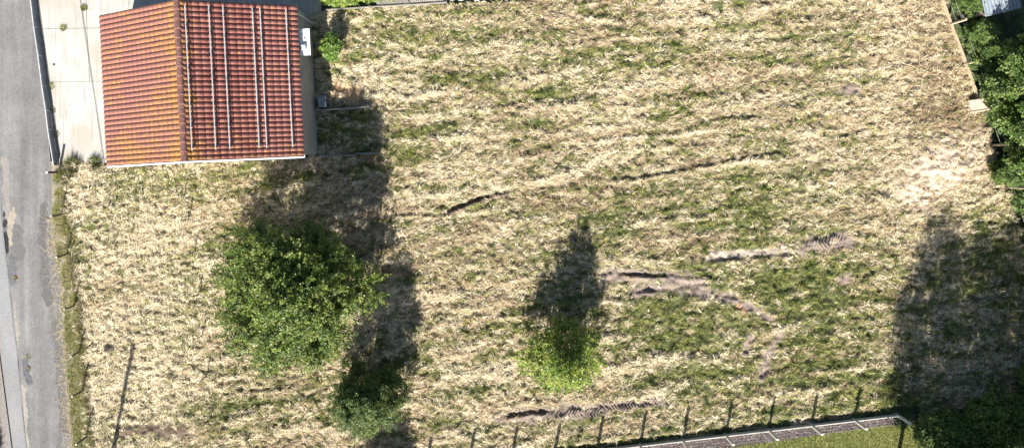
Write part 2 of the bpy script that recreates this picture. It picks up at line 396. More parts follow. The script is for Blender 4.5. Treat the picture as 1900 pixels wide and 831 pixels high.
def build_field():
    st = 3.0
    us = np.arange(96, 1986, st); vs = np.arange(-18, 915, st)
    U, V = np.meshgrid(us, vs)
    Z = height(U, V)
    co = np.stack([(U - CU) * K, (CV - V) * K, Z], -1).reshape(-1, 3)
    nx, ny = len(us), len(vs)
    i = np.arange(nx * ny).reshape(ny, nx)
    f = np.stack([i[:-1, :-1], i[1:, :-1], i[1:, 1:], i[:-1, 1:]], -1).reshape(-1, 4)
    cu = (us[:-1] + st / 2)[None, :].repeat(ny - 1, 0).ravel(); cv = (vs[:-1] + st / 2)[:, None].repeat(nx - 1, 1).ravel()
    keep = inside(cu, cv, FIELD) & ~inside(cu, cv, [(250, 300), (586, 283), (574, 36), (236, 50)])
    f = f[keep]
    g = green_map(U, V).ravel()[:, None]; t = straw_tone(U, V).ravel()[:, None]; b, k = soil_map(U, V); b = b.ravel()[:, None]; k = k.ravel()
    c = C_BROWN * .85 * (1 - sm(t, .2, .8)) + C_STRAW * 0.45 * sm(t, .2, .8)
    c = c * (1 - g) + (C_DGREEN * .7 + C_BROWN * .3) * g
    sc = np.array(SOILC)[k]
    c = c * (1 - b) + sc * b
    for pts, a in RUTS:      # shade on the north side of each rut, painted dark into the bare earth
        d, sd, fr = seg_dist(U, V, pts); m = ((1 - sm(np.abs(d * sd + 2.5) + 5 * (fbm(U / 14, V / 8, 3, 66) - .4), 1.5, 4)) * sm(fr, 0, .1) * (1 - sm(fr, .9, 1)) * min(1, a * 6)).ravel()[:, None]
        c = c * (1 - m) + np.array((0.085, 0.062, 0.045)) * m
    used = np.unique(f); remap = np.full(len(co), -1); remap[used] = np.arange(len(used))
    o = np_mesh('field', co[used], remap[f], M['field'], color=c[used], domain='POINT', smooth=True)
    tag(o, 'rough mown field of straw, grass and bare soil', 'field', kind='structure')
    return o
field = build_field()

def blades(name, P, ang, tilt, L, Wd, col, mat, curl=None):
    """one bent-free triangle per blade"""
    n = len(P)
    d = np.stack([np.cos(ang) * np.cos(tilt), np.sin(ang) * np.cos(tilt), np.sin(tilt)], -1)
    s = np.stack([-np.sin(ang), np.cos(ang), np.zeros(n)], -1)
    roll = rng.normal(0, .5, n)[:, None]
    up = np.cross(d, s); s = s * np.cos(roll) + up * np.sin(roll)
    a = P - s * (Wd / 2)[:, None]; b = P + s * (Wd / 2)[:, None]; c = P + d * L[:, None]
    v = np.stack([a, b, c], 1).reshape(-1, 3)
    f = np.arange(3 * n).reshape(n, 3)
    return np_mesh(name, v, f, mat, color=col)

def build_straw():
    nc = 100000
    u = rng.uniform(100, 1985, nc); v = rng.uniform(-16, 905, nc)
    keep = inside(u, v, FIELD) & ~inside(u, v, [(244, 302), (592, 286), (578, 30), (232, 48)])
    b, k = soil_map(u, v)
    keep &= rng.random(nc) > np.where(k == 3, .7, .92) * b
    keep &= rng.random(nc) < .18 + 1.25 * sm(fbm(u / 9, row_coord(u, v) / 5, 2, 97), .3, .62)
    keep &= ~((seg_dist(u, v, [(1700, 764), (1346, 806), (780, 872)])[0] < 14) & (u > 780))
    for pts, a_ in RUTS:
        d_, s_, f_ = seg_dist(u, v, pts); keep &= ~((np.abs(d_ * s_ + 2.5) < 4.5) & (rng.random(nc) < .8))
    u, v = u[keep], v[keep]; n = len(u)
    per = 11
    g = green_map(u, v); t = straw_tone(u, v); lz = left_zone(u, v)
    isg = rng.random(n) < g
    rowang = math.radians(6) + rng.normal(0, .55, n)
    rowang = np.where(rng.random(n) < lz * .6, math.radians(65) + rng.normal(0, .6, n), rowang)
    rowang = np.where(rng.random(n) < .38, rng.uniform(0, 6.28, n), rowang) + math.pi * rng.integers(0, 2, n)
    tt = np.clip(t + rng.normal(0, .21, n), 0, 1.1)[:, None]
    base = np.where(tt < .33, C_BROWN + (C_TAN - C_BROWN) * tt / .33, np.where(tt < .6, C_TAN + (C_STRAW - C_TAN) * (tt - .33) / .27, C_STRAW + (C_PALE - C_STRAW) * np.clip((tt - .6) / .25, 0, 1)))
    gm = rng.random(n)[:, None]
    gc = np.where(gm < .38, C_GREEN, np.where(gm < .64, C_DGREEN, C_YGREEN)) * rng.uniform(.75, 1.3, (n, 1))
    base = np.where(isg[:, None], gc, base)
    U = np.repeat(u, per) + rng.normal(0, 3.0, n * per); V = np.repeat(v, per) + rng.normal(0, 1.9, n * per)
    ok = ~inside(U, V, [(250, 302), (588, 286), (575, 34), (236, 50)])
    A = np.repeat(rowang, per) + rng.normal(0, .42, n * per)
    Cc = np.repeat(base, per, 0) * rng.uniform(.72, 1.28, (n * per, 1))
    G = np.repeat(isg, per)
    Z = height(U, V) + rng.uniform(-.01, .05, n * per) + np.repeat(rng.uniform(0, .07, n), per)
    T = np.where(G, rng.uniform(.25, 1.1, n * per), np.abs(rng.normal(.08, .22, n * per)))
    L = np.where(G, rng.uniform(.08, .24, n * per), rng.uniform(.10, .32, n * per)); Wd = np.where(G, rng.uniform(.02, .036, n * per), rng.uniform(.018, .044, n * per))
    # loose heaps of pale straw along the rows, and taller dark weeds that the mower left
    def extra(cnt, m, ru, rv, cols, tl, ln, wd, lift, want):
        nonlocal U, V, Z, A, T, L, Wd, Cc, ok
        a = rng.uniform(420, 1900, cnt * 3); b = rng.uniform(0, 840, cnt * 3)
        k = inside(a, b, FIELD) & (rng.random(cnt * 3) < want(a, b)) & (soil_map(a, b)[0] < .3); a, b = a[k][:cnt], b[k][:cnt]; c = len(a)
        sc = np.repeat(rng.uniform(.35, 1.3, c), m); off = rng.normal(0, 1, c * m) * ru * sc
        uu = np.repeat(a, m) + off; vv = np.repeat(b, m) - .12 * off + rng.normal(0, 1, c * m) * rv * sc
        d2 = (off / (ru * sc)) ** 2
        U = np.r_[U, uu]; V = np.r_[V, vv]; Z = np.r_[Z, height(uu, vv) + lift * np.exp(-d2) * rng.random(c * m)]
        A = np.r_[A, rng.normal(.1, .7, c * m) + math.pi * rng.integers(0, 2, c * m)]; T = np.r_[T, rng.uniform(*tl, c * m)]; L = np.r_[L, rng.uniform(*ln, c * m)]; Wd = np.r_[Wd, rng.uniform(*wd, c * m)]
        Cc = np.r_[Cc, np.array(cols)[rng.integers(0, len(cols), c * m)] * rng.uniform(.8, 1.2, (c * m, 1))]; ok = np.r_[ok, inside(uu, vv, FIELD) & ~inside(uu, vv, [(238, 306), (600, 290), (586, 26), (226, 44)])]
    extra(190, 170, 13, 2.6, [C_PALE, C_PALE * 1.05, C_STRAW], (-.1, .35), (.10, .3), (.02, .04), .14, lambda a, b: .15 + ridge(a, b))
    extra(330, 60, 4.5, 2.6, [C_DGREEN, C_DGREEN * .7, C_GREEN], (.5, 1.4), (.12, .34), (.02, .04), .02, lambda a, b: .12 + green_map(a, b))
    extra(160, 70, 9, 2.4, [C_BROWN, C_BROWN * .7, C_TAN], (-.1, .3), (.10, .25), (.02, .04), .03, lambda a, b: .4 + 0 * a)
    P = np.stack([(U - CU) * K, (CV - V) * K, Z], -1)
    o = blades('cut_straw', P[ok], A[ok], T[ok], L[ok], Wd[ok], Cc[ok], M['straw'])
    tag(o, 'dry cut straw and short green grass lying over the field', 'straw', kind='stuff')
build_straw()

# tyre tread prints: chevron ridges pressed into the bare soil, part of the field
def tread(pts, width, pitch):
    mb = MB(); P = [W(*p) for p in pts]
    tot = sum((P[i + 1] - P[i]).length for i in range(len(P) - 1)); s = 0
    while s < tot:
        q = s; i = 0
        while i < len(P) - 2 and q > (P[i + 1] - P[i]).length: q -= (P[i + 1] - P[i]).length; i += 1
        d = (P[i + 1] - P[i]).normalized(); c = P[i] + d * q; nrm = Vector((-d.y, d.x, 0))
        uu = c.x / K + CU; vv = CV - c.y / K
        for sg in (-1, 1):
            if random.random() < .18: continue
            e = c + nrm * sg * width / 2 + d * pitch * .9
            z0 = float(height(np.array(uu), np.array(vv))) + .03
            z1 = float(height(np.array(e.x / K + CU), np.array(CV - e.y / K))) + .03
            mb.bar((c.x, c.y, z0), (e.x, e.y, z1), .06, .07)
        s += pitch * random.uniform(.9, 1.1)
    o = mb.build('tyre_tread', plain_soil, field); o['kind'] = 'stuff'; return o
plain_soil = plain('dry_soil', (0.26, 0.205, 0.17), 0.95, 0.25, 14)
tread([(985, 777), (1050, 767), (1100, 766), (1165, 764)], .48, .19)
tread([(1120, 752), (1170, 749), (1222, 745)], .40, .19)
tread([(1495, 458), (1560, 447)], .6, .2)

# ------------------------------------------------------------------ base ground, road, yard, lawn
mb = MB(); mb.add([(-300, -300, -.16), (300, -300, -.16), (300, 300, -.16), (-300, 300, -.16)], [(0, 1, 2, 3)])
tag(mb.build('ground', M['ivy_floor']), 'rough green undergrowth and bare earth around the field', 'ground', kind='structure')

def poly_sheet(name, pts, z, thick, mat, **kw):
    mb = MB(); n = len(pts); P = [W(u, v) for u, v in pts]
    vs = [(p.x, p.y, z) for p in P] + [(p.x, p.y, z - thick) for p in P]
    mb.add(vs, [tuple(range(n))[::-1]] + [(i, (i + 1) % n, n + (i + 1) % n, n + i) for i in range(n)])
    o = mb.build(name, mat, kw.pop('parent', None))
    # faces must look up
    me = o.data
    if me.polygons[0].normal.z < 0: me.flip_normals()
    return tag(o, **kw)

def road_edge(v):   # right edge of the tarmac
    return np.interp(v, [-400, -20, 0, 250, 330, 400, 480, 520, 700, 831, 1300], [18, 55, 57, 90, 97, 95, 103, 113, 122, 134, 180]) + 5 * (fbm(v / 18, v * 0 + 3, 3, 91) - .5) * sm(v, 330, 400)
def foot_edge(v):   # left footway edge
    return np.interp(v, [-400, 0, 300, 400, 470, 540, 600, 640, 700, 760, 831, 1300], [-52, -20, -4, 4, 12, 20, 26, 32, 38, 43, 51, 95])
def build_road():
    us = np.linspace(0, 1, 90); vs = np.arange(-420, 1300, 3.0)
    T, V = np.meshgrid(us, vs)
    a = foot_edge(V); b = road_edge(V); U = a + (b - a) * T
    # crown, ruts, broken edges
    z = 0.02 + 0.03 * np.sin(T * math.pi) + 0.006 * (fbm(U / 6, V / 6, 3, 5) - .5)
    c = np.ones(U.shape + (3,)) * np.array((0.168, 0.162, 0.157))
    streak = fbm(U / 9, V / 160, 3, 14); c = c * (0.70 + 0.60 * streak)[..., None]
    c = c * (0.80 + 0.4 * fbm(U / 30, V / 30, 3, 17))[..., None] * (.86 + .28 * fbm(U / 2.4, V / 2.4, 2, 18))[..., None]
    jag = 14 * (fbm(U / 12, V / 12, 4, 19) - .5)
    def patch(pts, w, colr, depth, soft=.8):
        nonlocal c, z
        d = seg_dist(U, V, pts)[0] + jag; m = (1 - sm(d, w * soft, w * 1.1)); c = c * (1 - m[..., None]) + np.array(colr) * (0.75 + .5 * fbm(U / 2.2, V / 2.2, 3, 23))[..., None] * m[..., None]
        z = z - depth * m * (0.6 + .8 * fbm(U / 3, V / 3, 2, 29))
    patch([(82, 380), (80, 440), (86, 520), (92, 560)], 8, (0.115, 0.11, 0.107), .012)
    patch([(104, 600), (112, 700), (122, 800)], 8, (0.12, 0.115, 0.11), .01)
    patch([(30, 425), (36, 470)], 13, (0.13, 0.125, 0.123), .02)
    patch([(10, 300), (14, 400)], 7, (0.23, 0.21, 0.19), .005)
    patch([(26, 385), (20, 420), (20, 450)], 5, (0.29, 0.25, 0.20), .01)
    patch([(22, 485), (24, 520)], 9, (0.12, 0.118, 0.118), .0)
    patch([(7, 395), (11, 440), (12, 465)], 2.0, (0.03, 0.03, 0.03), .03)
    patch([(47, 668), (50, 690), (53, 703)], 6.5, (0.11, 0.112, 0.118), .035)
    patch([(27, 560), (33, 640)], 3.5, (0.27, 0.24, 0.205), .0)
    patch([(43, 720), (48, 790), (54, 850)], 4.0, (0.28, 0.25, 0.215), .0)
    co = np.stack([(U - CU) * K, (CV - V) * K, z], -1).reshape(-1, 3)
    ny, nx = U.shape; i = np.arange(nx * ny).reshape(ny, nx)
    f = np.stack([i[:-1, :-1], i[1:, :-1], i[1:, 1:], i[:-1, 1:]], -1).reshape(-1, 4)
    o = np_mesh('road', co, f, M['road'], color=c.reshape(-1, 3), domain='POINT', smooth=True)
    tag(o, 'worn grey tarmac lane with cracked and patched edges', 'road', kind='structure')
    # footway on the west side, a little higher than the lane
    T, V = np.meshgrid(np.linspace(0, 1, 40), vs); b = foot_edge(V) - .3 + 2.4 * (fbm(V / 22, V * 0 + 1, 3, 37) - .5); a = b - np.interp(V, [0, 831], [70, 52]); U = a + (b - a) * T
    z = 0.055 - .03 * (T > .985) + 0.004 * (fbm(U / 5, V / 5, 3, 6) - .5)
    c = np.ones(U.shape + (3,)) * np.array((0.225, 0.222, 0.22)) * (0.86 + .28 * fbm(U / 26, V / 70, 3, 9))[..., None]
    m = (1 - sm(U - np.interp(V, [500, 831], [-8, 16]) + jag[:, :40] * .5, -3, 5))[..., None]; c = c * (1 - m) + np.array((0.23, 0.20, 0.18)) * (.8 + .4 * fbm(U / 4, V / 4, 3, 10))[..., None] * m
    co = np.stack([(U - CU) * K, (CV - V) * K, z], -1).reshape(-1, 3); ny, nx = U.shape; i = np.arange(nx * ny).reshape(ny, nx)
    f = np.stack([i[:-1, :-1], i[1:, :-1], i[1:, 1:], i[:-1, 1:]], -1).reshape(-1, 4)
    o = np_mesh('pavement', co, f, M['road'], color=c.reshape(-1, 3), domain='POINT', smooth=True)
    tag(o, 'pale grey pavement strip along the left side of the lane', 'pavement', kind='structure')
build_road()

# concrete yard: bed plus cast slabs with open joints
yard = poly_sheet('yard', [(22, -330), (600, -330), (598, 34), (575, 34), (238, 52), (254, 305), (200, 303), (122, 300), (104, 296), (97, 300), (62, 0)], -.03, .12, M['gravelbed'], label='concrete yard between the lane and the tiled house', cat='yard', kind='structure')
def slab(pts, dz=0.0):
    cu = sum(p[0] for p in pts) / 4; cv = sum(p[1] for p in pts) / 4
    q = [(p[0] + (cu - p[0]) * .4 / max(abs(cu - p[0]), 1), p[1] + (cv - p[1]) * .4 / max(abs(cv - p[1]), 1)) for p in pts]
    o = poly_sheet('slab', q, .03 + dz, .05, M['concrete'], parent=yard); return o
slab([(86, 153), (258, 150), (257, 304), (110, 300)], .004); slab([(72, 54), (162, 53), (167, 152), (86, 153)]); slab([(162, 53), (252, 51), (258, 150), (167, 152)], .006)
slab([(60, -60), (158, -60), (162, 53), (72, 54)], .003); slab([(158, -60), (240, -60), (240, 51), (162, 53)])
slab([(240, -60), (420, -60), (420, 42), (240, 51)], .004); slab([(420, -60), (596, -60), (596, 33), (420, 42)])
slab([(48, -200), (240, -200), (240, -60), (60, -60)]); slab([(240, -200), (596, -200), (596, -60), (240, -60)], .003)
mb = MB()
for r0, r1, zz in ((.0, .075, .036),):
    c = W(101, 120)
    ring = [(c.x + math.cos(a) * r1, c.y + math.sin(a) * r1, zz) for a in np.linspace(0, 2 * math.pi, 13)[:-1]]
    mb.add(ring + [(x, y, .0) for x, y, z in ring], [tuple(range(12))] + [(i, 12 + i, 12 + (i + 1) % 12, (i + 1) % 12) for i in range(12)])
mb.build('drain_cap', M['dark'], yard)

poly_sheet('lawn', [(700, 1100), (1720, 1100), (1720, 786), (1640, 789), (1346, 826), (1030, 863), (700, 906)], -.03, .1, M['lawn'], label='close cut yellow-green lawn below the gravel strip', cat='lawn', kind='structure')
gpoly = [(1700, 766), (1346, 808), (1030, 845), (780, 874), (780, 898), (1030, 868), (1346, 832), (1640, 789), (1700, 782)]
poly_sheet('gravel_strip', gpoly, -.012, .08, M['gravelbed'], label='gravel strip between the concrete fence and the lawn', cat='path', kind='structure')
def build_gravel():
    n = 40000; u = rng.uniform(780, 1700, n); v = rng.uniform(760, 900, n); k = inside(u, v, gpoly); u, v = u[k], v[k]; n = len(u)
    r = rng.uniform(.022, .055, n); P = np.stack([(u - CU) * K, (CV - v) * K, np.full(n, -.008)], -1)
    oct_ = np.array([(1, 0, 0), (0, 1, 0), (-1, 0, 0), (0, -1, 0), (0, 0, .8)]); fs = np.array([(0, 1, 4), (1, 2, 4), (2, 3, 4), (3, 0, 4)])
    jit = rng.normal(0, .22, (n, 5, 3)); a = rng.uniform(0, 6.28, n)
    base = np.repeat(oct_[None], n, 0) + jit
    x = base[..., 0] * np.cos(a)[:, None] - base[..., 1] * np.sin(a)[:, None]; y = base[..., 0] * np.sin(a)[:, None] + base[..., 1] * np.cos(a)[:, None]
    vv = (np.stack([x, y, base[..., 2]], -1) * r[:, None, None] + P[:, None]).reshape(-1, 3)
    ff = (fs[None] + (np.arange(n) * 5)[:, None, None]).reshape(-1, 3)
    pal = np.array([(0.09, 0.075, 0.072), (0.14, 0.095, 0.088), (0.24, 0.21, 0.195), (0.045, 0.042, 0.042), (0.15, 0.10, 0.09)])
    c = np.repeat(pal[rng.integers(0, 5, n)] * rng.uniform(.8, 1.2, (n, 1)), 4, 0)
    tag(np_mesh('gravel', vv, ff, M['road'], color=c), 'loose grey and pink stone chippings along the fence', 'gravel', kind='stuff')
build_gravel()
def grass_patch(name, n, sampler, lean, Lr, Wr, cols, label, cat):
    u, v = sampler(n); n = len(u)
    P = np.stack([(u - CU) * K, (CV - v) * K, np.full(n, -.02)], -1)
    c = np.array(cols)[rng.integers(0, len(cols), n)] * rng.uniform(.7, 1.3, (n, 1))
    o = blades(name, P, rng.uniform(0, 6.28, n), rng.uniform(*lean, n), rng.uniform(*Lr, n), rng.uniform(*Wr, n), c, M['straw'])
    return tag(o, label, cat, kind='stuff')
def s_lawn(n):
    u = rng.uniform(1180, 1720, n); v = rng.uniform(786, 900, n); k = inside(u, v, [(700, 906), (1030, 863), (1346, 826), (1640, 789), (1720, 786), (1720, 900), (1180, 900)]); return u[k], v[k]
grass_patch('lawn_grass', 45000, s_lawn, (.1, 1.1), (.06, .17), (.014, .03), [(0.17, 0.185, 0.04), (0.23, 0.225, 0.06), (0.10, 0.125, 0.028), (0.36, 0.33, 0.15), (0.14, 0.17, 0.035)], 'short mown lawn grass beyond the gravel', 'grass')
LF = [(112, 316), (117, 398), (127, 470), (141, 567), (150, 650), (155, 724), (163, 808), (172, 900)]   # west fence line
def lf_u(v): return np.interp(v, [p[1] for p in LF], [p[0] for p in LF])
vv_ = np.arange(300, 920, 12.0)
poly_sheet('verge', [(float(road_edge(v)) - 2, float(v)) for v in vv_] + [(float(lf_u(v)) + 10, float(v)) for v in vv_[::-1]], .012, .1, plain('verge_soil', (0.25, 0.21, 0.155), 0.95, 0.3, 3.0, dirt=(0.16, 0.16, 0.08)), label='dusty earth verge between the lane and the post fence', cat='verge', kind='structure')
def s_verge(n):
    v = rng.uniform(320, 905, n); e = road_edge(v) + 3; w = lf_u(v) + 7; u = e + (w - e) * rng.random(n)
    k = fbm(u / 9, v / 14, 3, 55) + .3 * sm(v, 470, 620) > rng.uniform(.36, .8, n)
    return u[k], v[k]
grass_patch('verge_grass', 42000, s_verge, (.25, 1.15), (.08, .26), (.016, .03), [(0.21, 0.26, 0.04), (0.30, 0.32, 0.07), (0.14, 0.20, 0.035), (0.44, 0.38, 0.19), (0.38, 0.34, 0.13), (0.26, 0.29, 0.06)], 'tufted green verge grass between the lane and the post fence', 'grass')
def s_fenceweed(n):
    v = rng.uniform(310, 905, n); u = lf_u(v) + rng.normal(3, 3.2, n); k = fbm(u / 40, v / 24, 3, 58) > rng.uniform(.15, .7, n); return u[k], v[k]
grass_patch('fence_grass', 9000, s_fenceweed, (.4, 1.3), (.2, .6), (.014, .026), [(0.26, 0.26, 0.08), (0.17, 0.19, 0.05), (0.42, 0.35, 0.19), (0.34, 0.27, 0.14)], 'tall tangled grass growing along the post and wire fence', 'grass')
def s_litter(n):
    v = rng.uniform(395, 860, n); u = road_edge(v) - np.abs(rng.normal(0, 9, n)) + 4; return u, v
o = grass_patch('road_straw', 900, s_litter, (0, .12), (.2, .9), (.012, .022), [(0.5, 0.42, 0.28), (0.42, 0.33, 0.2)], 'dry grass stalks fallen on the edge of the lane', 'straw'); o.location.z = .06
def s_under(n):
    u = rng.uniform(1640, 2000, n); v = rng.uniform(250, 900, n); e = np.interp(v, [250, 425, 735, 765], [1842, 1890, 1975, 1700]); k = (u > e) | ((v > 765) & (u > 1690)); return u[k], v[k]
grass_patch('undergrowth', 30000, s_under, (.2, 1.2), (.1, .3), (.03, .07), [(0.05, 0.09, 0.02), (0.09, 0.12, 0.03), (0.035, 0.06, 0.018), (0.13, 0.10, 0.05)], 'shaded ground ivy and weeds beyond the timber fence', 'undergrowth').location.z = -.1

# ------------------------------------------------------------------ the tiled house
EAVE, RIDGE = 2.92, 5.50
HW, HL = 5.58, 4.31          # half width (east-west) and half length
hc = W(415.1, 169.2)
house = empty('house', hc, math.radians(2.86), 'single storey house with red pantile roof and bare solar rails', 'house')
rise = RIDGE - EAVE; SL = math.hypot(HW, rise); PITCH = math.atan2(rise, HW)
# walls: four faces with gables, thickness by inner box
def house_walls():
    w, l = HW + .035, HL - .14
    for nm, pts in (('wall', [(w, -l), (w, l)]), ('wall', [(-w, l), (-w, -l)])):
        (x0, y0), (x1, y1) = pts; s = 1 if x0 > 0 else -1; mb = MB()
        mb.box((x0 - s * .12, 0, EAVE / 2 - .09), (.24, 2 * l, EAVE - .12)); mb.build(nm, M['render'], house)
    for s in (-1, 1):
        mb = MB(); y0 = s * l; y1 = s * (l - .24); prof = [(-w + .24, -.1), (w - .24, -.1), (w - .24, EAVE - .04), (0, RIDGE - .18), (-w + .24, EAVE - .04)]
        vs = [(x, y0, z) for x, z in prof] + [(x, y1, z) for x, z in prof]
        fs = [(0, 1, 2, 3, 4), (9, 8, 7, 6, 5)] + [(i, 5 + i, 5 + (i + 1) % 5, (i + 1) % 5) for i in range(5)]
        if s > 0: fs = [f[::-1] for f in fs]
        mb.add(vs, fs); mb.build('gable_wall', M['render'], house)
house_walls()
def roof_pt(side, s, y, h=0.0):
    """s = metres down the slope from the ridge, h = metres off the roof deck"""
    return Vector((side * (s * math.cos(PITCH) + h * math.sin(PITCH)), y, RIDGE - s * math.sin(PITCH) + h * math.cos(PITCH)))
mb = MB()
for side in (1, -1):
    a = [roof_pt(side, 0.0, -HL + .03), roof_pt(side, SL - .05, -HL + .03), roof_pt(side, SL - .05, HL - .03), roof_pt(side, 0.0, HL - .03)]
    b = [p - Vector((0, 0, .07)) for p in a]; fs = [(0, 1, 2, 3), (7, 6, 5, 4), (0, 4, 5, 1), (1, 5, 6, 2), (2, 6, 7, 3)]
    if side < 0: fs = [f[::-1] for f in fs]
    mb.add(a + b, fs)
roof = mb.build('roof', M['dark_timber'], house)
NR, NCRS = 30, 17
TW = 2 * HL / NR; TG = (SL + .04) / NCRS; TLEN = TG + .07
PROF = [(-.5, .034), (-.47, .012), (-.41, .004), (-.38, .018), (-.29, .042), (-.14, .059), (.03, .065), (.20, .059), (.35, .042), (.44, .022), (.5, .016)]
def tile_verts(side, ci, ri):
    y0 = -HL + (ri + .5) * TW; s0 = max(0.02, ci * TG - .02); s1 = (ci + 1) * TG + .01
    jz = random.uniform(-.004, .004); js = random.uniform(-.008, .008)
    vs = []
    for s, lift in ((s0, .010), (s1 + js, .034 + jz), (s1 + js, .012 + jz)):
        for py, pz in PROF:
            vs.append(roof_pt(side, s, y0 - side * py * TW if False else y0 + py * TW, pz * (1 if lift != .012 else .9) + lift))
    n = len(PROF); fs = []
    for r in range(2):
        for k in range(n - 1):
            f = (r * n + k, (r + 1) * n + k, (r + 1) * n + k + 1, r * n + k + 1)
            fs.append(f if side > 0 else f[::-1])
    return vs, fs
proto = None
# east slope: 300 tiles stand alone, the rest of the courses are one piece
cells = [(c, r) for c in range(NCRS) for r in range(NR)]
single = set(cells[:300])
vs, fs = tile_verts(1, 5, 0)
org = roof_pt(1, 5 * TG, -HL + .5 * TW)
tile_me = []
for q in range(3):
    vs, fs = tile_verts(1, 5, 0)
    m = MB(); m.add([Vector(v) - org for v in vs], fs, True); tile_me.append(m.mesh('tile')); tile_me[-1].materials.append(M['tile_east'])
    tile_me[-1].polygons.foreach_set('use_smooth', [True] * (len(PROF) - 1) + [False] * (len(PROF) - 1))
for (c, r) in sorted(single):
    if c == 0:
        continue
    o = bpy.data.objects.new('tile', tile_me[(c * 7 + r * 3) % 3]); COL.objects.link(o); o.parent = roof
    o.location = roof_pt(1, c * TG, -HL + (r + .5) * TW) + Vector((random.uniform(-.006, .006), random.uniform(-.004, .004), random.uniform(0, .006)))
    o.rotation_euler = (0, 0, random.uniform(-.012, .012))
mb = MB()
for (c, r) in cells:
    if (c, r) not in single or c == 0:
        vs, fs = tile_verts(1, c, r); mb.add(vs, fs, True)
o = mb.build('tile_courses', M['tile_east'], roof); o['kind'] = 'stuff'
mb = MB()
for (c, r) in cells:
    vs, fs = tile_verts(-1, c, r); mb.add(vs, fs, True)
o = mb.build('tile_courses', M['tile_west'], roof); o['kind'] = 'stuff'
# ridge capping tiles
n = 17; rl = 2 * HL / n
for i in range(n):
    mb = MB(); y0 = -HL + i * rl - .02; y1 = y0 + rl + .03; vs = []; j = random.uniform(-.012, .012)
    for y, r0, z in ((y0, .215, .035), (y0 + .07, .20, .025), (y1, .185, .005)):
        for k in range(9):
            a = math.pi * (k / 8.0); vs.append((math.cos(a) * r0 + j, y, RIDGE - .06 + z + math.sin(a) * r0 * .78))
    fs = [(r * 9 + k, r * 9 + k + 1, (r + 1) * 9 + k + 1, (r + 1) * 9 + k) for r in range(2) for k in range(8)] + [tuple(range(9))[::-1]]
    mb.add(vs, [f[::-1] for f in fs], True); mb.build('ridge_tile', M['ridge'], roof)
# barge boards on both gables, gutters on both eaves, downpipe
for s in (-1, 1):
    for side in (-1, 1):
        mb = MB(); y = -(HL + .05) if s < 0 else HL - .06; dz = 0 if s < 0 else -.16
        mb.bar(roof_pt(side, .01, y, dz), roof_pt(side, SL, y, dz), .09 if s < 0 else .05, .17, Vector((0, 0, 1))); mb.build('barge_board', M['white'], roof)
for side in (-1, 1):
    mb = MB(); gx = side * (HW + .035); vs = []
    for y in (-HL - .08, HL + .06):
        for rr in (.052, .044):
            for k in range(7):
                a = math.pi + math.pi * k / 6; vs.append((gx + math.cos(a) * rr, y, EAVE - .03 + math.sin(a) * rr))
    fs = []
    for k in range(6):
        fs += [(k, k + 1, 14 + k + 1, 14 + k), (7 + k + 1, 7 + k, 21 + k, 21 + k + 1)]
    fs += [(0, 14, 21, 7), (6, 13, 27, 20)] + [(k, 7 + k, 8 + k, k + 1) for k in range(6)] + [(14 + k, 15 + k, 22 + k, 21 + k) for k in range(6)]
    mb.add(vs, fs); mb.build('gutter', M['white'], roof)
    mb = MB(); mb.box((side * (HW - .035), 0, EAVE - .13), (.03, 2 * HL - .1, .16)); mb.build('fascia', M['white'], roof)
mb = MB(); mb.tube([(HW + .045, HL - .45, EAVE - .06), (HW + .085, HL - .45, EAVE - .28), (HW + .085, HL - .45, .06), (HW + .16, HL - .45, .03)], .038, 8); mb.build('downpipe', M['white'], house)
# six mounting rails in two lengths each on the east slope, on hooks
for fx in (0.065, 0.255, 0.37, 0.615, 0.68, 0.905):
    s = fx * SL
    y_lo, y_hi = -HL + .55, HL - .28; cut = .25 + random.uniform(-.4, .5)
    for a, b in ((y_lo, cut - .01), (cut + .01, y_hi)):
        mb = MB(); mb.bar(roof_pt(1, s, a, .20), roof_pt(1, s, b, .20), .055, .05, Vector((math.sin(PITCH), 0, math.cos(PITCH))))
        mb.bar(roof_pt(1, s, a, .228), roof_pt(1, s, b, .228), .02, .012, Vector((math.sin(PITCH), 0, math.cos(PITCH))))
        rail = mb.build('mounting_rail', M['alu'], house)
        y = a + .18
        while y < b - .05:
            mb = MB(); mb.bar(roof_pt(1, s + .045, y, .05), roof_pt(1, s + .045, y, .25), .06, .09, Vector((0, 1, 0))); mb.bar(roof_pt(1, s - .09, y, .145), roof_pt(1, s + .09, y, .145), .08, .03)
            mb.build('roof_hook', M['dark'], rail); y += 1.15
# white flat canopy on the east wall with a small vent box on it
cx, cy = HW + .30, (169.2 - 99) * K - .05
mb = MB(); mb.box((cx + .005, cy, 2.52), (.60, 1.52, .09)); can = mb.build('door_canopy', M['white'], house)
mb = MB(); mb.box((cx - .06, cy - .34, 2.66), (.26, .30, .18)); mb.build('vent_box', M['galv'], can)
mb = MB(); mb.box((cx + .015, cy + .22, 2.585), (.09, .07, .03)); mb.build('vent_cap', M['dark'], can)
for d in (-.6, .6):
    mb = MB(); mb.bar((HW - .07, cy + d, 2.0), (cx + .2, cy + d, 2.47), .04, .04); mb.build('bracket', M['white'], can)
mb = MB(); mb.box((HW + .04, cy, 1.03), (.05, .95, 2.05)); d = mb.build('door', M['timber_grey'], house)
mb = MB(); mb.box((HW + .08, cy + .36, 1.0), (.04, .12, .03)); mb.build('handle', M['galv'], d)

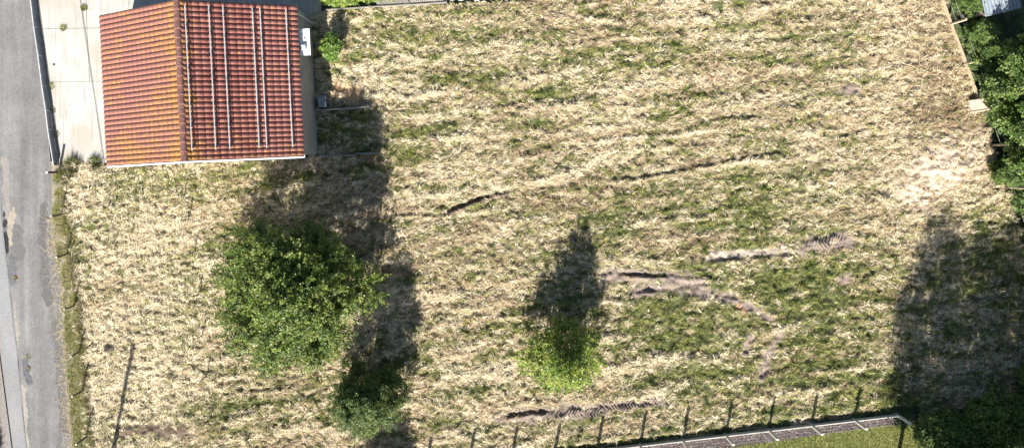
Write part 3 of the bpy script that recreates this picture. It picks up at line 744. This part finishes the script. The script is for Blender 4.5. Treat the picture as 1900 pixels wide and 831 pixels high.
# utility cabinet against the east wall
c = W(603, 190)
cab = empty('utility_cabinet', c, math.radians(2.9), 'small blue-grey metal cabinet standing against the house wall', 'cabinet')
mb = MB(); mb.box((0, 0, .34), (.40, .62, .72)); mb.build('casing', M['cabinet'], cab)
mb = MB(); mb.box((0, 0, .725), (.46, .68, .045)); mb.build('lid', M['steel_sheet'], cab)
mb = MB(); mb.box((.215, 0, .36), (.025, .54, .6)); dd = mb.build('door', M['cabinet'], cab); mb = MB(); mb.box((.24, .2, .4), (.03, .03, .12)); mb.build('handle', M['galv'], dd)
mb = MB(); mb.box((0, -.325, .45), (.16, .012, .12)); mb.build('label_plate', M['rust'], cab)
# low garden walls running out from the house
def low_wall(name, pts, h, t, label, step=0.0):
    e = empty(name, W(*pts[0]), 0, label, 'wall'); o = W(*pts[0])
    for i in range(len(pts) - 1):
        a = W(*pts[i]) - o; b = W(*pts[i + 1]) - o; hh = h + step * i; off = Vector((0, .09 * i if step else 0, 0))
        mb = MB(); mb.bar((a.x, a.y + off.y, hh / 2 - .1), (b.x, b.y + off.y, hh / 2 - .1), t, hh + .2); mb.build('wall_panel', M['old_conc'], e)
        mb = MB(); mb.bar((a.x, a.y + off.y, hh + .022), (b.x, b.y + off.y, hh + .022), t + .02, .04); mb.build('coping', M['old_conc'], e)
low_wall('garden_wall', [(593, 206), (640, 203), (688, 199)], .42, .07, 'thin low garden wall beside the grey cabinet', .0)
low_wall('garden_wall', [(592, 290), (662, 288), (706, 287)], .34, .06, 'thin low garden wall at the lower corner of the house', .05)

# ------------------------------------------------------------------ vegetation
def leaf_object(name, parent, P, D, Nn, L, Wd, col):
    S = np.cross(Nn, D); S /= np.linalg.norm(S, axis=1)[:, None] + 1e-9
    mid = P + D * (L * .48)[:, None] - Nn * (L * .06)[:, None]
    v = np.stack([P, mid + S * (Wd / 2)[:, None], P + D * L[:, None], mid - S * (Wd / 2)[:, None]], 1).reshape(-1, 3)
    return np_mesh(name, v, np.arange(4 * len(P)).reshape(-1, 4), M['leaf'], parent, color=col)

def unit(a): return a / (np.linalg.norm(a, axis=-1, keepdims=True) + 1e-9)
def grow(lobes, n_shoots, per, leaf, shoot_len, cols, spread=.13, gap=.38, gscale=.9, up=.55, seed=1, low=-.35, fill=.35):
    """leaves on shoots that ray out through ellipsoid lobes; returns leaf arrays and shoot starts"""
    r = np.random.default_rng(seed)
    lb = np.array(lobes, float); wt = lb[:, 3] * lb[:, 4] + lb[:, 4] * lb[:, 5]; wt /= wt.sum()
    k = r.choice(len(lb), n_shoots * 2, p=wt)
    d = unit(r.normal(0, 1, (len(k), 3))); d[:, 2] = np.where(d[:, 2] < low, -d[:, 2] * r.random(len(k)), d[:, 2]); d = unit(d)
    rad = (fill + (1 - fill) * r.random(len(k)) ** .45)
    c = lb[k, :3]; p = c + d * lb[k, 3:6] * rad[:, None]
    n3 = .5 * fbm(p[:, 0] / gscale + p[:, 2] * .7, p[:, 1] / gscale + p[:, 2] * .45, 3, seed) + .5 * fbm(p[:, 2] / gscale + 3, (p[:, 0] - p[:, 1]) / gscale, 2, seed + 9)
    keep = n3 > gap + r.normal(0, .05, len(k)); keep &= p[:, 2] > .12
    p, d, k = p[keep][:n_shoots], d[keep][:n_shoots], k[keep][:n_shoots]; n = len(p)
    sd = unit(d + np.array((0, 0, up)) + r.normal(0, .35, (n, 3)))
    ln = shoot_len * r.uniform(.55, 1.35, n)
    s0 = p - sd * (ln * .6)[:, None]
    t = r.random((n, per)) ** .8
    P = s0[:, None] + sd[:, None] * (ln[:, None] * t)[..., None] + r.normal(0, 1, (n, per, 3)) * (spread * (1.1 - .6 * t))[..., None]
    P[..., 2] -= .10 * t * t * ln[:, None] * r.random((n, 1))
    P = P.reshape(-1, 3)
    out = np.repeat(d, per, 0)
    Nn = unit(np.array((0, 0, .8)) + out * .55 + r.normal(0, .55, P.shape))
    D = r.normal(0, 1, P.shape) + np.repeat(sd, per, 0) * .7; D -= Nn * (D * Nn).sum(1, keepdims=True); D = unit(D)
    L = leaf * r.uniform(.65, 1.35, len(P)); Wd = L * r.uniform(.5, .72, len(P))
    cols = np.array(cols); sc = cols[r.integers(0, len(cols), n)] * r.uniform(.8, 1.22, (n, 1))
    C = np.repeat(sc, per, 0) * r.uniform(.75, 1.28, (len(P), 1)); C[:, 0] *= r.uniform(.8, 1.25, len(P))
    ok = P[:, 2] > .03
    return (P[ok], D[ok], Nn[ok], L[ok], Wd[ok], C[ok]), s0, p

def woody(name, parent, fork_z, r0, targets, seed, stems=1, mat=None, n_twigs=120, starts=None):
    rr = random.Random(seed); mb = MB(); forks = []
    for i in range(stems):
        a = rr.uniform(0, 6.28); off = Vector((math.cos(a), math.sin(a), 0)) * (r0 * 1.6 if stems > 1 else 0)
        top = Vector((off.x * 3 + rr.uniform(-.08, .08), off.y * 3 + rr.uniform(-.08, .08), fork_z * rr.uniform(.85, 1.1)))
        mb.tube([off + Vector((0, 0, -.12)), off * 1.05 + Vector((0, 0, .05)), (off + top) * .5 + Vector((rr.uniform(-.05, .05), rr.uniform(-.05, .05), 0)), top], [r0 * 1.5, r0 * 1.1, r0 * .9, r0 * .75], 8)
        forks.append(top)
    ends = []
    for i, t in enumerate(targets):
        f = forks[i % len(forks)]; t = Vector(t); mid = f.lerp(t, .5) + Vector((rr.uniform(-.15, .15), rr.uniform(-.15, .15), .18 * (t - f).length * rr.uniform(.2, 1)))
        q = f.lerp(mid, .5) + Vector((0, 0, .06)); w = mid.lerp(t, .55) + Vector((rr.uniform(-.1, .1), rr.uniform(-.1, .1), .05))
        mb.tube([f - Vector((0, 0, .08)), q, mid, w, t], [r0 * .62, r0 * .5, r0 * .36, r0 * .24, r0 * .10], 6); ends += [mid, w, t]
    if starts is not None and len(starts) and ends:
        E = np.array([tuple(e) for e in ends])
        for j in range(0, len(starts), max(1, len(starts) // n_twigs)):
            s = starts[j]; e = E[np.argmin(((E - s) ** 2).sum(1))]
            if np.linalg.norm(e - s) < 2.2:
                m_ = (e + s) / 2 + np.array((rr.uniform(-.1, .1), rr.uniform(-.1, .1), .06)); mb.tube([e, m_, s], [.022, .016, .008], 4, False)
    return mb.build(name, mat or M['bark'], parent)

def tree_data(seed, lobes, n_shoots, per, leaf, shoot_len, cols, fork, r0, stems=1, limbs=14, **kw):
    arr, s0, tips = grow(lobes, n_shoots, per, leaf, shoot_len, cols, seed=seed, **kw)
    rr = random.Random(seed); tg = []
    for i in range(limbs):
        j = rr.randrange(len(tips)); tg.append(tuple(tips[j] * np.array((.82, .82, .9))))
    return arr, s0, tg, fork, r0, stems, seed
def plant(name, loc, label, cat, data, rz=0.0, crown='crown', stem='trunk', group=None):
    arr, s0, tg, fork, r0, stems, seed = data
    t = empty(name, loc, rz, label, cat, group)
    woody(stem, t, fork, r0, tg, seed, stems, starts=s0)
    leaf_object(crown, t, *arr)
    return t
def plant_copy(src, name, loc, rz, sc, label, cat, group=None):
    t = empty(name, loc, rz, label, cat, group); t.scale = sc
    for ch in src.children:
        c = ch.copy(); COL.objects.link(c); c.parent = t
    return t

APPLE = [(0.09, 0.135, 0.021), (0.125, 0.172, 0.027), (0.068, 0.108, 0.018), (0.165, 0.205, 0.042)]
DARKS = [(0.06, 0.094, 0.018), (0.088, 0.125, 0.024), (0.12, 0.155, 0.034), (0.045, 0.072, 0.015)]
LIME = [(0.16, 0.215, 0.032), (0.205, 0.26, 0.045), (0.11, 0.165, 0.026), (0.24, 0.285, 0.06)]
HEDGE = [(0.085, 0.14, 0.03), (0.115, 0.175, 0.038), (0.06, 0.10, 0.022), (0.145, 0.195, 0.05)]

# big spreading fruit tree in front of the house
b = W(548, 546)
def dome(seed, n, rx, ry, z0, top, lean, rlo, rhi, sharp=.8):
    """leaf masses spread over a leaning dome with air between them"""
    rr = random.Random(seed); out = [(0, 0, z0 * .8, rx * .5, ry * .5, z0 * .5), (lean[0] * .6, lean[1] * .6, top * .5, rx * .4, ry * .4, top * .25)]
    for i in range(n):
        t = (i + .5) / n; a = i * 2.39996 + rr.uniform(-.35, .35); ph = 1 - t          # ph 1 = skirt, 0 = top
        f = math.sin(ph * math.pi / 2) ** sharp; q = rr.uniform(.86, 1.1); z = z0 + (top - z0) * math.cos(ph * math.pi / 2) * rr.uniform(.85, 1.08)
        r = rr.uniform(rlo, rhi) * (.75 + .25 * ph) * min(1, (.8 / sharp + ph)); k = (z / top)
        out.append((rx * f * q * .8 * math.cos(a) + lean[0] * k, ry * f * q * .8 * math.sin(a) + lean[1] * k, z, r, r, r * rr.uniform(.75, 1.05)))
    return out
plant('fruit_tree', b, 'largest broad leafy tree in the field below the tiled house', 'tree', tree_data(11, dome(5, 36, 4.8, 4.5, 1.7, 6.7, (1.9, 1.0), .9, 1.4, 1.35), 2200, 62, .115, 1.45, APPLE, 1.1, .17, 3, 34, gap=.41, gscale=.9, spread=.085, up=.3, fill=.35))
# dense dark round bush
plant('round_bush', W(697, 716), 'dense dark green egg-shaped bush beside the largest tree', 'bush', tree_data(12, dome(9, 26, 2.0, 2.05, 1.0, 4.5, (.1, .1), .65, .95), 1050, 62, .085, .55, DARKS, .6, .09, 3, 16, gap=.36, gscale=.5, spread=.11))
# young lime green tree
plant('young_tree', W(1038, 646), 'young lime green tree standing alone in the middle of the field', 'tree', tree_data(13, [(0, 0, 1.6, 2.6, 2.3, .9), (.1, .1, 2.7, 2.0, 1.8, 1.0), (.1, .05, 3.6, 1.2, 1.2, .9), (.1, .05, 4.6, .5, .5, 1.0)], 340, 56, .125, .9, LIME, .9, .055, 1, 14, gap=.42, gscale=.6, spread=.12, low=-.5, fill=.2))
# shrub off the bottom edge whose shadow reaches into the picture
sh = plant('low_shrub', W(702, 936), 'leafy shrub just below the frame under the dark round bush', 'bush', tree_data(14, [(0, 0, 1.7, 1.8, 1.8, 1.6), (.3, .2, 2.4, 1.2, 1.2, 1.1)], 480, 48, .09, .6, HEDGE, .5, .07, 3, 10, gap=.36, gscale=.6))
# bright bush by the house corner and shrubs over the north wall
sm1 = plant('elder_bush', W(622, 92), 'small bright green bush at the edge of the house shadow', 'bush', tree_data(15, [(0, 0, .8, .55, .75, .8)], 90, 40, .10, .5, [(0.10, 0.18, 0.03), (0.14, 0.22, 0.04)], .3, .025, 3, 6, gap=.35, spread=.09))
ns = plant('garden_shrub', W(636, 2), 'bright yellow-green shrub behind the low wall at the top', 'bush', tree_data(16, [(0, .3, 1.1, 1.2, .8, .8), (-.6, .5, 1.4, .9, .7, .7)], 200, 46, .10, .6, LIME, .5, .04, 4, 8, gap=.38))
plant_copy(ns, 'garden_shrub', W(668, -2), .3, (1.0, 1.0, 1.1), 'yellow-green shrub beside the trunk gap, right of the first wall shrub', 'bush')
plant_copy(ns, 'garden_shrub', W(712, -4), .2, (.8, .8, .9), 'green shrub behind the left arched picket panel', 'bush')
plant_copy(ns, 'garden_shrub', W(760, -14), .4, (1.1, 1.0, 1.1), 'green shrub behind the joint of the two picket panels', 'bush')

# hedge trees beyond the timber fence
hA = plant('hedge_tree', W(1828, 146), 'sunlit leafy hedge tree right of the second fence post', 'tree', tree_data(21, dome(7, 20, 1.75, 1.9, .9, 4.9, (.3, .1), .6, .95), 900, 52, .13, .6, HEDGE, .8, .1, 2, 14, gap=.37, gscale=.7))
hB = plant('hedge_tree', W(1856, 220), 'sunlit leafy hedge tree behind the leaning board', 'tree', tree_data(22, dome(8, 20, 1.8, 1.85, .9, 4.8, (.2, .2), .6, .95), 900, 52, .13, .6, HEDGE, .8, .1, 2, 14, gap=.37, gscale=.7))
plant_copy(hA, 'hedge_tree', W(1896, 296), 2.6, (1, 1, 1.05), 'leafy hedge tree below the fourth fence post at the right edge', 'tree')
plant_copy(hB, 'hedge_tree', W(1890, 100), 1.2, (1.1, 1.1, 1.15), 'hedge tree at the right edge, behind the front hedge tree', 'tree')
plant_copy(hA, 'hedge_tree', W(1925, 190), 4.0, (1.1, 1.1, 1.1), 'rear hedge tree at the right edge level with the leaning board', 'tree')
plant_copy(hB, 'hedge_tree', W(1935, 372), 3.3, (1, 1, .9), 'shaded hedge tree beside the fifth fence post', 'tree')
plant_copy(hA, 'hedge_tree', W(1975, 470), .4, (1, 1, .9), 'shaded hedge tree below the fifth fence post at the right edge', 'tree')
plant_copy(hB, 'hedge_tree', W(2010, 570), .9, (1, 1, .9), 'shaded hedge tree furthest down the right fence', 'tree')
plant_copy(hA, 'hedge_shrub', W(1793, 72), .5, (.5, .5, .38), 'dark low shrub between the first fence post and the shed', 'bush')
plant_copy(hA, 'hedge_shrub', W(1788, 12), 2.5, (.5, .5, .38), 'low shrub at the top beside the shed', 'bush')
plant_copy(hA, 'hedge_shrub', W(1810, 108), 1.7, (.5, .5, .38), 'low shrub tucked behind the second fence post', 'bush')
plant_copy(hA, 'hedge_shrub', W(1856, 318), 2.9, (.5, .5, .38), 'low dark shrub between the fourth and fifth fence posts', 'bush')

# tall trees beyond the lower right corner; they throw the big shadow
TALL = [(0.06, 0.095, 0.024), (0.08, 0.12, 0.03), (0.05, 0.08, 0.02)]
tA = plant('tall_tree', W(1664, 868), 'tall tree just below the frame left of the shaded lower right corner', 'tree', tree_data(31, [(0, 0, 3.2, 1.5, 1.6, 1.9), (.1, 0, 6.0, 2.1, 2.1, 2.4), (.1, .1, 8.8, 1.5, 1.5, 2.0)], 450, 44, .13, .9, TALL, 1.6, .16, 1, 18, gap=.36, gscale=1.0, spread=.2))
plant_copy(tA, 'tall_tree', W(1745, 905), 2.0, (1.2, 1.2, 1.0), 'second tall tree below the shaded lower right corner', 'tree')
plant_copy(tA, 'tall_tree', W(1828, 900), 4.1, (1.3, 1.2, 1.1), 'third tall tree below the shaded lower right corner', 'tree')
plant_copy(tA, 'tall_tree', W(1925, 850), 3.0, (1.4, 1.3, 1.1), 'tall tree outside the lower right corner of the frame', 'tree')
plant_copy(tA, 'tall_tree', W(1975, 730), 5.2, (1.3, 1.3, 1.0), 'tall tree beyond the right edge beside the shaded field', 'tree')
cs = plant('corner_shrub', W(1735, 792), 'shaded green shrub at the end of the concrete post fence', 'bush', tree_data(33, [(0, 0, .7, 1.7, 1.3, .8), (.6, -.3, 1.0, 1.4, 1.2, .8)], 360, 44, .12, .6, HEDGE, .35, .05, 3, 10, gap=.38))
plant_copy(cs, 'corner_shrub', W(1812, 785), 1.5, (1.2, 1.1, 1.3), 'shaded shrub in the middle of the lower right corner', 'bush')
plant_copy(cs, 'corner_shrub', W(1880, 768), 3.3, (1.1, 1.1, 1.3), 'shaded shrub at the right edge of the lower right corner', 'bush')
plant_copy(cs, 'corner_shrub', W(1770, 830), 4.3, (1.2, 1.2, 1.2), 'shaded shrub at the bottom edge of the lower right corner', 'bush')
plant_copy(cs, 'corner_shrub', W(1925, 690), .6, (1.1, 1.1, 1.2), 'shaded shrub at the right edge above the lower right corner', 'bush')

# weed tufts
def tuft(loc, n, r, hgt, cols, label, name='weed_tuft', wid=.035):
    a = rng.uniform(0, 6.28, n); q = r * rng.random(n) ** .6; P = np.stack([np.cos(a) * q, np.sin(a) * q, np.zeros(n)], -1)
    c = np.array(cols)[rng.integers(0, len(cols), n)] * rng.uniform(.7, 1.3, (n, 1))
    o = blades(name, P, a + rng.normal(0, .6, n), rng.uniform(.3, 1.3, n), rng.uniform(.4, 1.0, n) * hgt, np.full(n, wid), c, M['straw']); o.location = loc
    return tag(o, label, 'weed')
YG = [(0.22, 0.24, 0.05), (0.30, 0.27, 0.10), (0.14, 0.18, 0.04)]; DG = [(0.07, 0.11, 0.025), (0.11, 0.15, 0.03), (0.20, 0.17, 0.08)]
tuft(W(157, 16, .03), 160, .16, .2, YG, 'yellow weed tuft growing from the yard joint at the top'); tuft(W(118, 53, .03), 130, .18, .16, YG, 'yellow weed tuft in the yard joint near the barrier')
tuft(W(53, 662, .03), 70, .2, .12, [(0.35, 0.26, 0.08), (0.22, 0.2, 0.05)], 'yellow weed tuft in the pothole on the lane'); tuft(W(54, 684, .03), 55, .18, .12, [(0.35, 0.26, 0.08), (0.22, 0.2, 0.05)], 'smaller yellow weed tuft at the lower end of the pothole')
tuft(W(30, 515, .03), 60, .1, .12, [(0.3, 0.2, 0.06)], 'small brown weed tuft in the cracked lane edge')
tuft(W(138, 306), 420, .38, .55, DG, 'dark weed clump at the yard corner beside the gate post'); tuft(W(178, 303), 340, .32, .5, DG, 'dark weed clump at the yard edge near the house'); tuft(W(122, 328), 320, .34, .5, DG, 'dark weed clump just below the gate post')
tuft(W(96, 160, .03), 110, .2, .12, YG, 'thin weed tuft in the joint end by the barrier'); tuft(W(98, 205, .03), 120, .2, .12, YG, 'thin weeds along the yard edge halfway down the barrier'); tuft(W(104, 250, .03), 130, .22, .14, YG, 'thin weeds along the yard edge near the gate post')
tuft(W(705, 84), 90, .3, .3, [(0.12, 0.2, 0.04)], 'green weed tuft in the straw right of the house'); tuft(W(1330, 18), 120, .35, .35, [(0.07, 0.14, 0.03)], 'dark green weed clump near the top edge of the field')
tuft(W(1675, 778), 420, .5, .4, [(0.06, 0.13, 0.03), (0.10, 0.18, 0.04)], 'bright weeds over the end of the gravel strip')

# ------------------------------------------------------------------ west post and wire fence, barrier, gate post
wf = empty('wire_fence', W(112, 319), 0, 'post and wire fence between the lane and the field', 'fence'); o0 = W(112, 319)
posts = [(111, 319, 1.15, .13), (117, 397, 1.1, .09), (127, 470, 1.1, .09), (140, 566, 1.1, .08), (150, 650, 1.0, .08), (155, 724, 1.1, .085), (163, 808, 1.1, .085), (172, 892, 1.1, .085)]
for i, (u, v, h, w) in enumerate(posts):
    p = W(u, v) - o0; mb = MB(); lean = Vector((random.uniform(-.04, .04), random.uniform(-.08, .05), 0)); q = p + lean + Vector((0, 0, h))
    mb.bar(p - Vector((0, 0, .15)), q, w, w, Vector((0, 1, 0))); po = mb.build('post', M['dark_timber'], wf)
    mb = MB(); mb.bar(q, q + Vector((0, 0, .025)), w * 1.08, w * 1.08, Vector((0, 1, 0))); mb.build('post_cap', M['conc_post'], po)
for (u, v, h) in ((120, 416, .9), (124, 460, .95), (133, 520, .9), (146, 612, .9)):
    p = W(u, v) - o0; mb = MB(); mb.tube([p - Vector((0, 0, .1)), p + Vector((0, 0, h))], .02, 6); mb.build('stake', M['dark_timber'], wf)
for z in (.3, .65, 1.0):
    mb = MB(); mb.tube([W(u, v, z) - o0 for u, v, h, w in posts], .003, 4); mb.build('wire', M['dark'], wf)

br = empty('metal_barrier', W(66, -60), 0, 'low grey metal panel barrier between the lane and the yard', 'barrier'); o0 = W(66, -60)
bl = [(60, -60), (66, 0), (72, 52), (80, 105), (87, 160), (94, 206), (98, 241), (109, 308)]
for i in range(len(bl) - 1):
    a = W(*bl[i]) - o0; b = W(*bl[i + 1]) - o0; d = (b - a).normalized(); a2, b2 = a + d * .03, b - d * .03
    h = .46; up = Vector((0, 0, 1))
    mb = MB(); mb.bar(a2 + up * .25, b2 + up * .25, .012, .36); mb.build('sheet_panel', M['steel_sheet'], br)
    mb = MB(); mb.bar(a2 + up * h, b2 + up * h, .05, .045); mb.build('top_rail', M['galv'], br)
    mb = MB(); mb.bar(a2 + up * .07, b2 + up * .07, .05, .04); mb.build('bottom_rail', M['galv'], br)
    mb = MB(); mb.bar(a - up * .08, a + up * (h + .03), .055, .055, Vector((0, 1, 0))); mb.build('post', M['galv'], br)
mb = MB(); mb.bar(W(70, 0, -.02), W(111, 300, -.02), .16, .16)
tag(mb.build('kerb', M['old_conc']), 'pale concrete kerb at the foot of the metal barrier', 'kerb', kind='structure')

# ------------------------------------------------------------------ concrete post fence along the bottom
cf = empty('concrete_fence', W(1346, 806), 0, 'concrete post fence with gravel boards along the bottom of the field', 'fence'); o0 = W(1346, 806)
fp = [(1346 + 79.5 * k, 806 - 9.3 * k) for k in range(-8, 5)]
for i, (u, v) in enumerate(fp):
    p = W(u, v) - o0; mb = MB(); h = 1.5 + random.uniform(-.03, .03)
    mb.box((p.x, p.y, h / 2 - .1), (.17, .13, h + .2), math.radians(6.6), .9); po = mb.build('post', M['conc_post'], cf)
    if i < len(fp) - 1:
        q = W(*fp[i + 1]) - o0; d = (q - p).normalized()
        mb = MB(); mb.bar(p + d * .065 + Vector((0, 0, .09)), q - d * .065 + Vector((0, 0, .09)), .05, .36); mb.build('gravel_board', M['conc_post'], cf)
        for z in (.6, 1.0, 1.4):
            mb = MB(); mb.tube([p + d * .05 + Vector((0, 0, z)), q - d * .05 + Vector((0, 0, z))], .003, 4); mb.build('wire', M['galv'], cf)
p = W(1411, 799) - o0
for s in (-.06, .06):
    mb = MB(); mb.tube([p + Vector((s, 0, -.1)), p + Vector((s, 0, 1.45))], .015, 6); mb.build('stay_rod', M['galv'], cf)

# ------------------------------------------------------------------ timber fence on the right
tf = empty('timber_fence', W(1789, 119), 0, 'pale timber post and board fence beside the hedge', 'fence'); o0 = W(1789, 119)
tp = [(1735, -27), (1761, 46), (1789, 119), (1815, 195), (1841, 270), (1864, 347), (1888, 425), (1912, 503), (1935, 580)]
for i, (u, v) in enumerate(tp):
    p = W(u, v) - o0; h = 1.55 + .05 * i; mb = MB(); mb.box((p.x, p.y, h / 2 - .1), (.11, .11, h + .2), math.radians(-18)); mb.build('post', M['timber'], tf)
    if i < len(tp) - 1:
        q = W(*tp[i + 1]) - o0; d = (q - p).normalized(); wv = Vector((-d.y, d.x, 0)) * .085 * (-1 if d.x > 0 else 1)
        off = Vector((d.y, -d.x, 0)) * .09
        if i < 3:
            mb = MB(); mb.bar(p - off * 0 + d * .07 + Vector((0, 0, .16)), q + Vector((0, 0, .16)) - d * .07, .05, .30); mb.build('rail_board', M['timber'], tf)
        for z in (.75, 1.25):
            mb = MB(); mb.tube([p + Vector((0, 0, z)), q + Vector((0, 0, z))], .004, 4); mb.build('wire', M['galv'], tf)
# sheet of board leaning on the third post
a = W(1796, 186, .02); b = W(1797, 211, .02); c_ = W(1818, 207, .98); d_ = W(1817, 183, .98)
mb = MB(); n_ = (b - a).cross(d_ - a).normalized() * .025; mb.add([a, b, c_, d_, a + n_, b + n_, c_ + n_, d_ + n_], [(0, 1, 2, 3), (7, 6, 5, 4), (0, 4, 5, 1), (1, 5, 6, 2), (2, 6, 7, 3), (3, 7, 4, 0)])
lb_ = empty('leaning_board', (0, 0, 0), 0, 'pale plywood board leaning on the timber fence by the hedge', 'board')
lb_.location = W(1796, 198); o = mb.build('board', M['plywood'], lb_, -W(1796, 198))
for t in (.08, .92):
    mb = MB(); q0 = a.lerp(b, t) + n_ * 1.6; q1 = d_.lerp(c_, t) + n_ * 1.6; mb.bar(q0, q1, .06, .03, n_); mb.build('batten', M['timber'], lb_, -W(1796, 198))

# shed with corrugated sheet roof beyond the hedge
sc = W(1808, 5); shed = empty('shed', sc, math.radians(14), 'small shed with blue-grey corrugated roof at the upper right corner', 'shed')
for (cx, cy, dx, dy) in ((0, -.9, 1.9, .06), (0, .9, 1.9, .06), (-.92, 0, .06, 1.74), (.92, 0, .06, 1.74)):
    mb = MB(); mb.box((cx, cy, 1.0), (dx, dy, 2.1)); mb.build('wall', M['shedwall'], shed)
mb = MB(); nx = 60; vs = []
for j, y in enumerate((-1.1, 1.1)):
    for i in range(nx + 1):
        x = -1.1 + 2.2 * i / nx; vs.append((x, y, 2.14 + .05 * (y + 1.1) + .035 * math.sin(i / nx * 2 * math.pi * 11)))
mb.add(vs, [(i, i + 1, nx + 2 + i, nx + 1 + i) for i in range(nx)], True); mb.build('roof_sheet', M['sheetroof'], shed)
mb = MB(); mb.box((0, -1.0, 2.02), (2.2, .05, .10)); mb.build('fascia', M['timber'], shed)

# ------------------------------------------------------------------ north boundary
low_wall('boundary_wall', [(606, 20), (700, 14), (790, 9), (830, 6)], .16, .05, 'low pale boundary wall along the top of the field')
for q, (u0, v0, u1, v1, n, lab) in enumerate(((703, 12.2, 760, 9.2, 18, 'left arched panel of pale pickets on the top wall'), (764, 9, 822, 5.4, 18, 'right arched panel of pale pickets on the top wall'))):
    e = empty('picket_panel', W(u0, v0, .32), 0, lab, 'fence', 'picket panels on the boundary wall'); o0 = W(u0, v0, .32)
    p0 = W(u0, v0, .32) - o0; p1 = W(u1, v1, .32) - o0; d = (p1 - p0)
    for i in range(n):
        t = i / (n - 1); p = p0 + d * t; h = .62 + .5 * math.sin(math.pi * t); mb = MB()
        mb.bar(p + Vector((0, .03, .0)), p + Vector((random.uniform(-.03, .03), .05 + .12 * q, h)), .03, .022, Vector((0, 1, 0))); mb.build('picket', M['picket'], e)
    for z in (.15, .5):
        mb = MB(); mb.bar(p0 + Vector((0, .06, z)), p1 + Vector((0, .06, z)), .016, .03); mb.build('rail', M['picket'], e)
for i in range(16):
    t = i / 16.0; u = 826 + 230 * t; v = 1 - 9 * t + random.uniform(-2, 1.5); s = random.uniform(.1, .24)
    mb = MB(); me_v = []
    for k in range(3):
        for a in range(7):
            th = a * 2 * math.pi / 7; r = s * (1.0, .95, .5)[k] * random.uniform(.8, 1.15); me_v.append((r * math.cos(th) * 1.3, r * math.sin(th), (0, .6, 1.0)[k] * s))
    mb.add(me_v, [(k * 7 + a, k * 7 + (a + 1) % 7, k * 7 + 7 + (a + 1) % 7, k * 7 + 7 + a) for k in range(2) for a in range(7)] + [tuple(range(14, 21))])
    st = mb.build('stone', M['stone'], None, W(u, v - 3, -.06), (0, 0, random.uniform(0, 3)))
    tag(st, 'grey stone in the loose row at the top edge of the field', 'stone', 'loose stones along the boundary wall')

# ------------------------------------------------------------------ planting stakes in a row below the house
names = ['first planting stake of the row, nearest the house eaves', 'second planting stake of the row with a pale tie', 'third planting stake from the house, left of the tree', 'fourth planting stake from the house, at the tree edge', 'fifth planting stake from the house', 'sixth planting stake from the house, below the tree', 'last planting stake of the row, furthest from the house']
for i, (u, v, h) in enumerate(((344, 362, .75), (353, 401, .85), (363, 467, .8), (371, 545, .8), (377, 620, .75), (386, 695, .75), (393, 773, .7))):
    e = empty('planting_stake', W(u, v), 0, names[i], 'stake', 'planting stakes in a row'); z0 = float(height(np.array(float(u)), np.array(float(v))))
    top = Vector((random.uniform(-.06, .03), random.uniform(-.10, .02), h + .1)); mb = MB(); mb.tube([(0, 0, z0 - .1), top * .5, top], [.045, .043, .04] if i == 1 else [.034, .032, .03], 6); mb.build('stake', M['dark_timber'], e)
    t2 = top * .8; mb = MB(); mb.tube([t2 - Vector((.01, .0, .05)), t2 + Vector((-.005, .0, .05))], .05, 6); mb.build('tie', M['white'] if i < 2 else M['dark'], e)

# ------------------------------------------------------------------ lamp pole beyond the bottom edge and its cable
pb = W(193, 935); pole = empty('lamp_pole', pb, 0, 'wooden pole with a street lamp arm just below the frame beside the lane', 'pole')
mb = MB(); mb.tube([(0, 0, -.2), (0, 0, 3.5), (0, 0, 6.75)], [.15, .13, .11], 10); mb.build('pole', M['pole'], pole)
mb = MB(); mb.tube([(0, 0, 6.4), (-.5, .02, 6.62), (-1.1, .03, 6.66)], .03, 6); mb.build('lamp_arm', M['galv'], pole)
mb = MB(); mb.box((-1.42, .03, 6.66), (.62, .34, .13), 0, .8); mb.build('lamp_head', M['galv'], pole)
mb = MB(); mb.box((-1.38, .03, 6.585), (.4, .18, .03)); mb.build('lens', M['white'], pole)
far = W(-2, -420, 6.6) ; a = pb + Vector((0, 0, 6.62)); pts = []
for i in range(41):
    t = i / 40; p = a.lerp(far, t); p.z -= .5 * 4 * t * (1 - t) * .5; pts.append(p)
mb = MB(); mb.tube(pts, .03, 6); tag(mb.build('overhead_cable', M['cable']), 'thin black overhead cable running along the lane', 'cable')
hb = tree_data(41, [(0, 0, .6, .7, 1.6, .6)], 260, 44, .08, .4, DARKS, .3, .04, 3, 8, gap=.3)
h1 = plant('lane_hedge', W(-30, 760), 'dark hedge at the left edge beyond the pavement', 'hedge', hb)
plant_copy(h1, 'lane_hedge', W(-24, 850), 3.1, (1, 1, 1), 'dark hedge below the frame beyond the pavement', 'hedge')
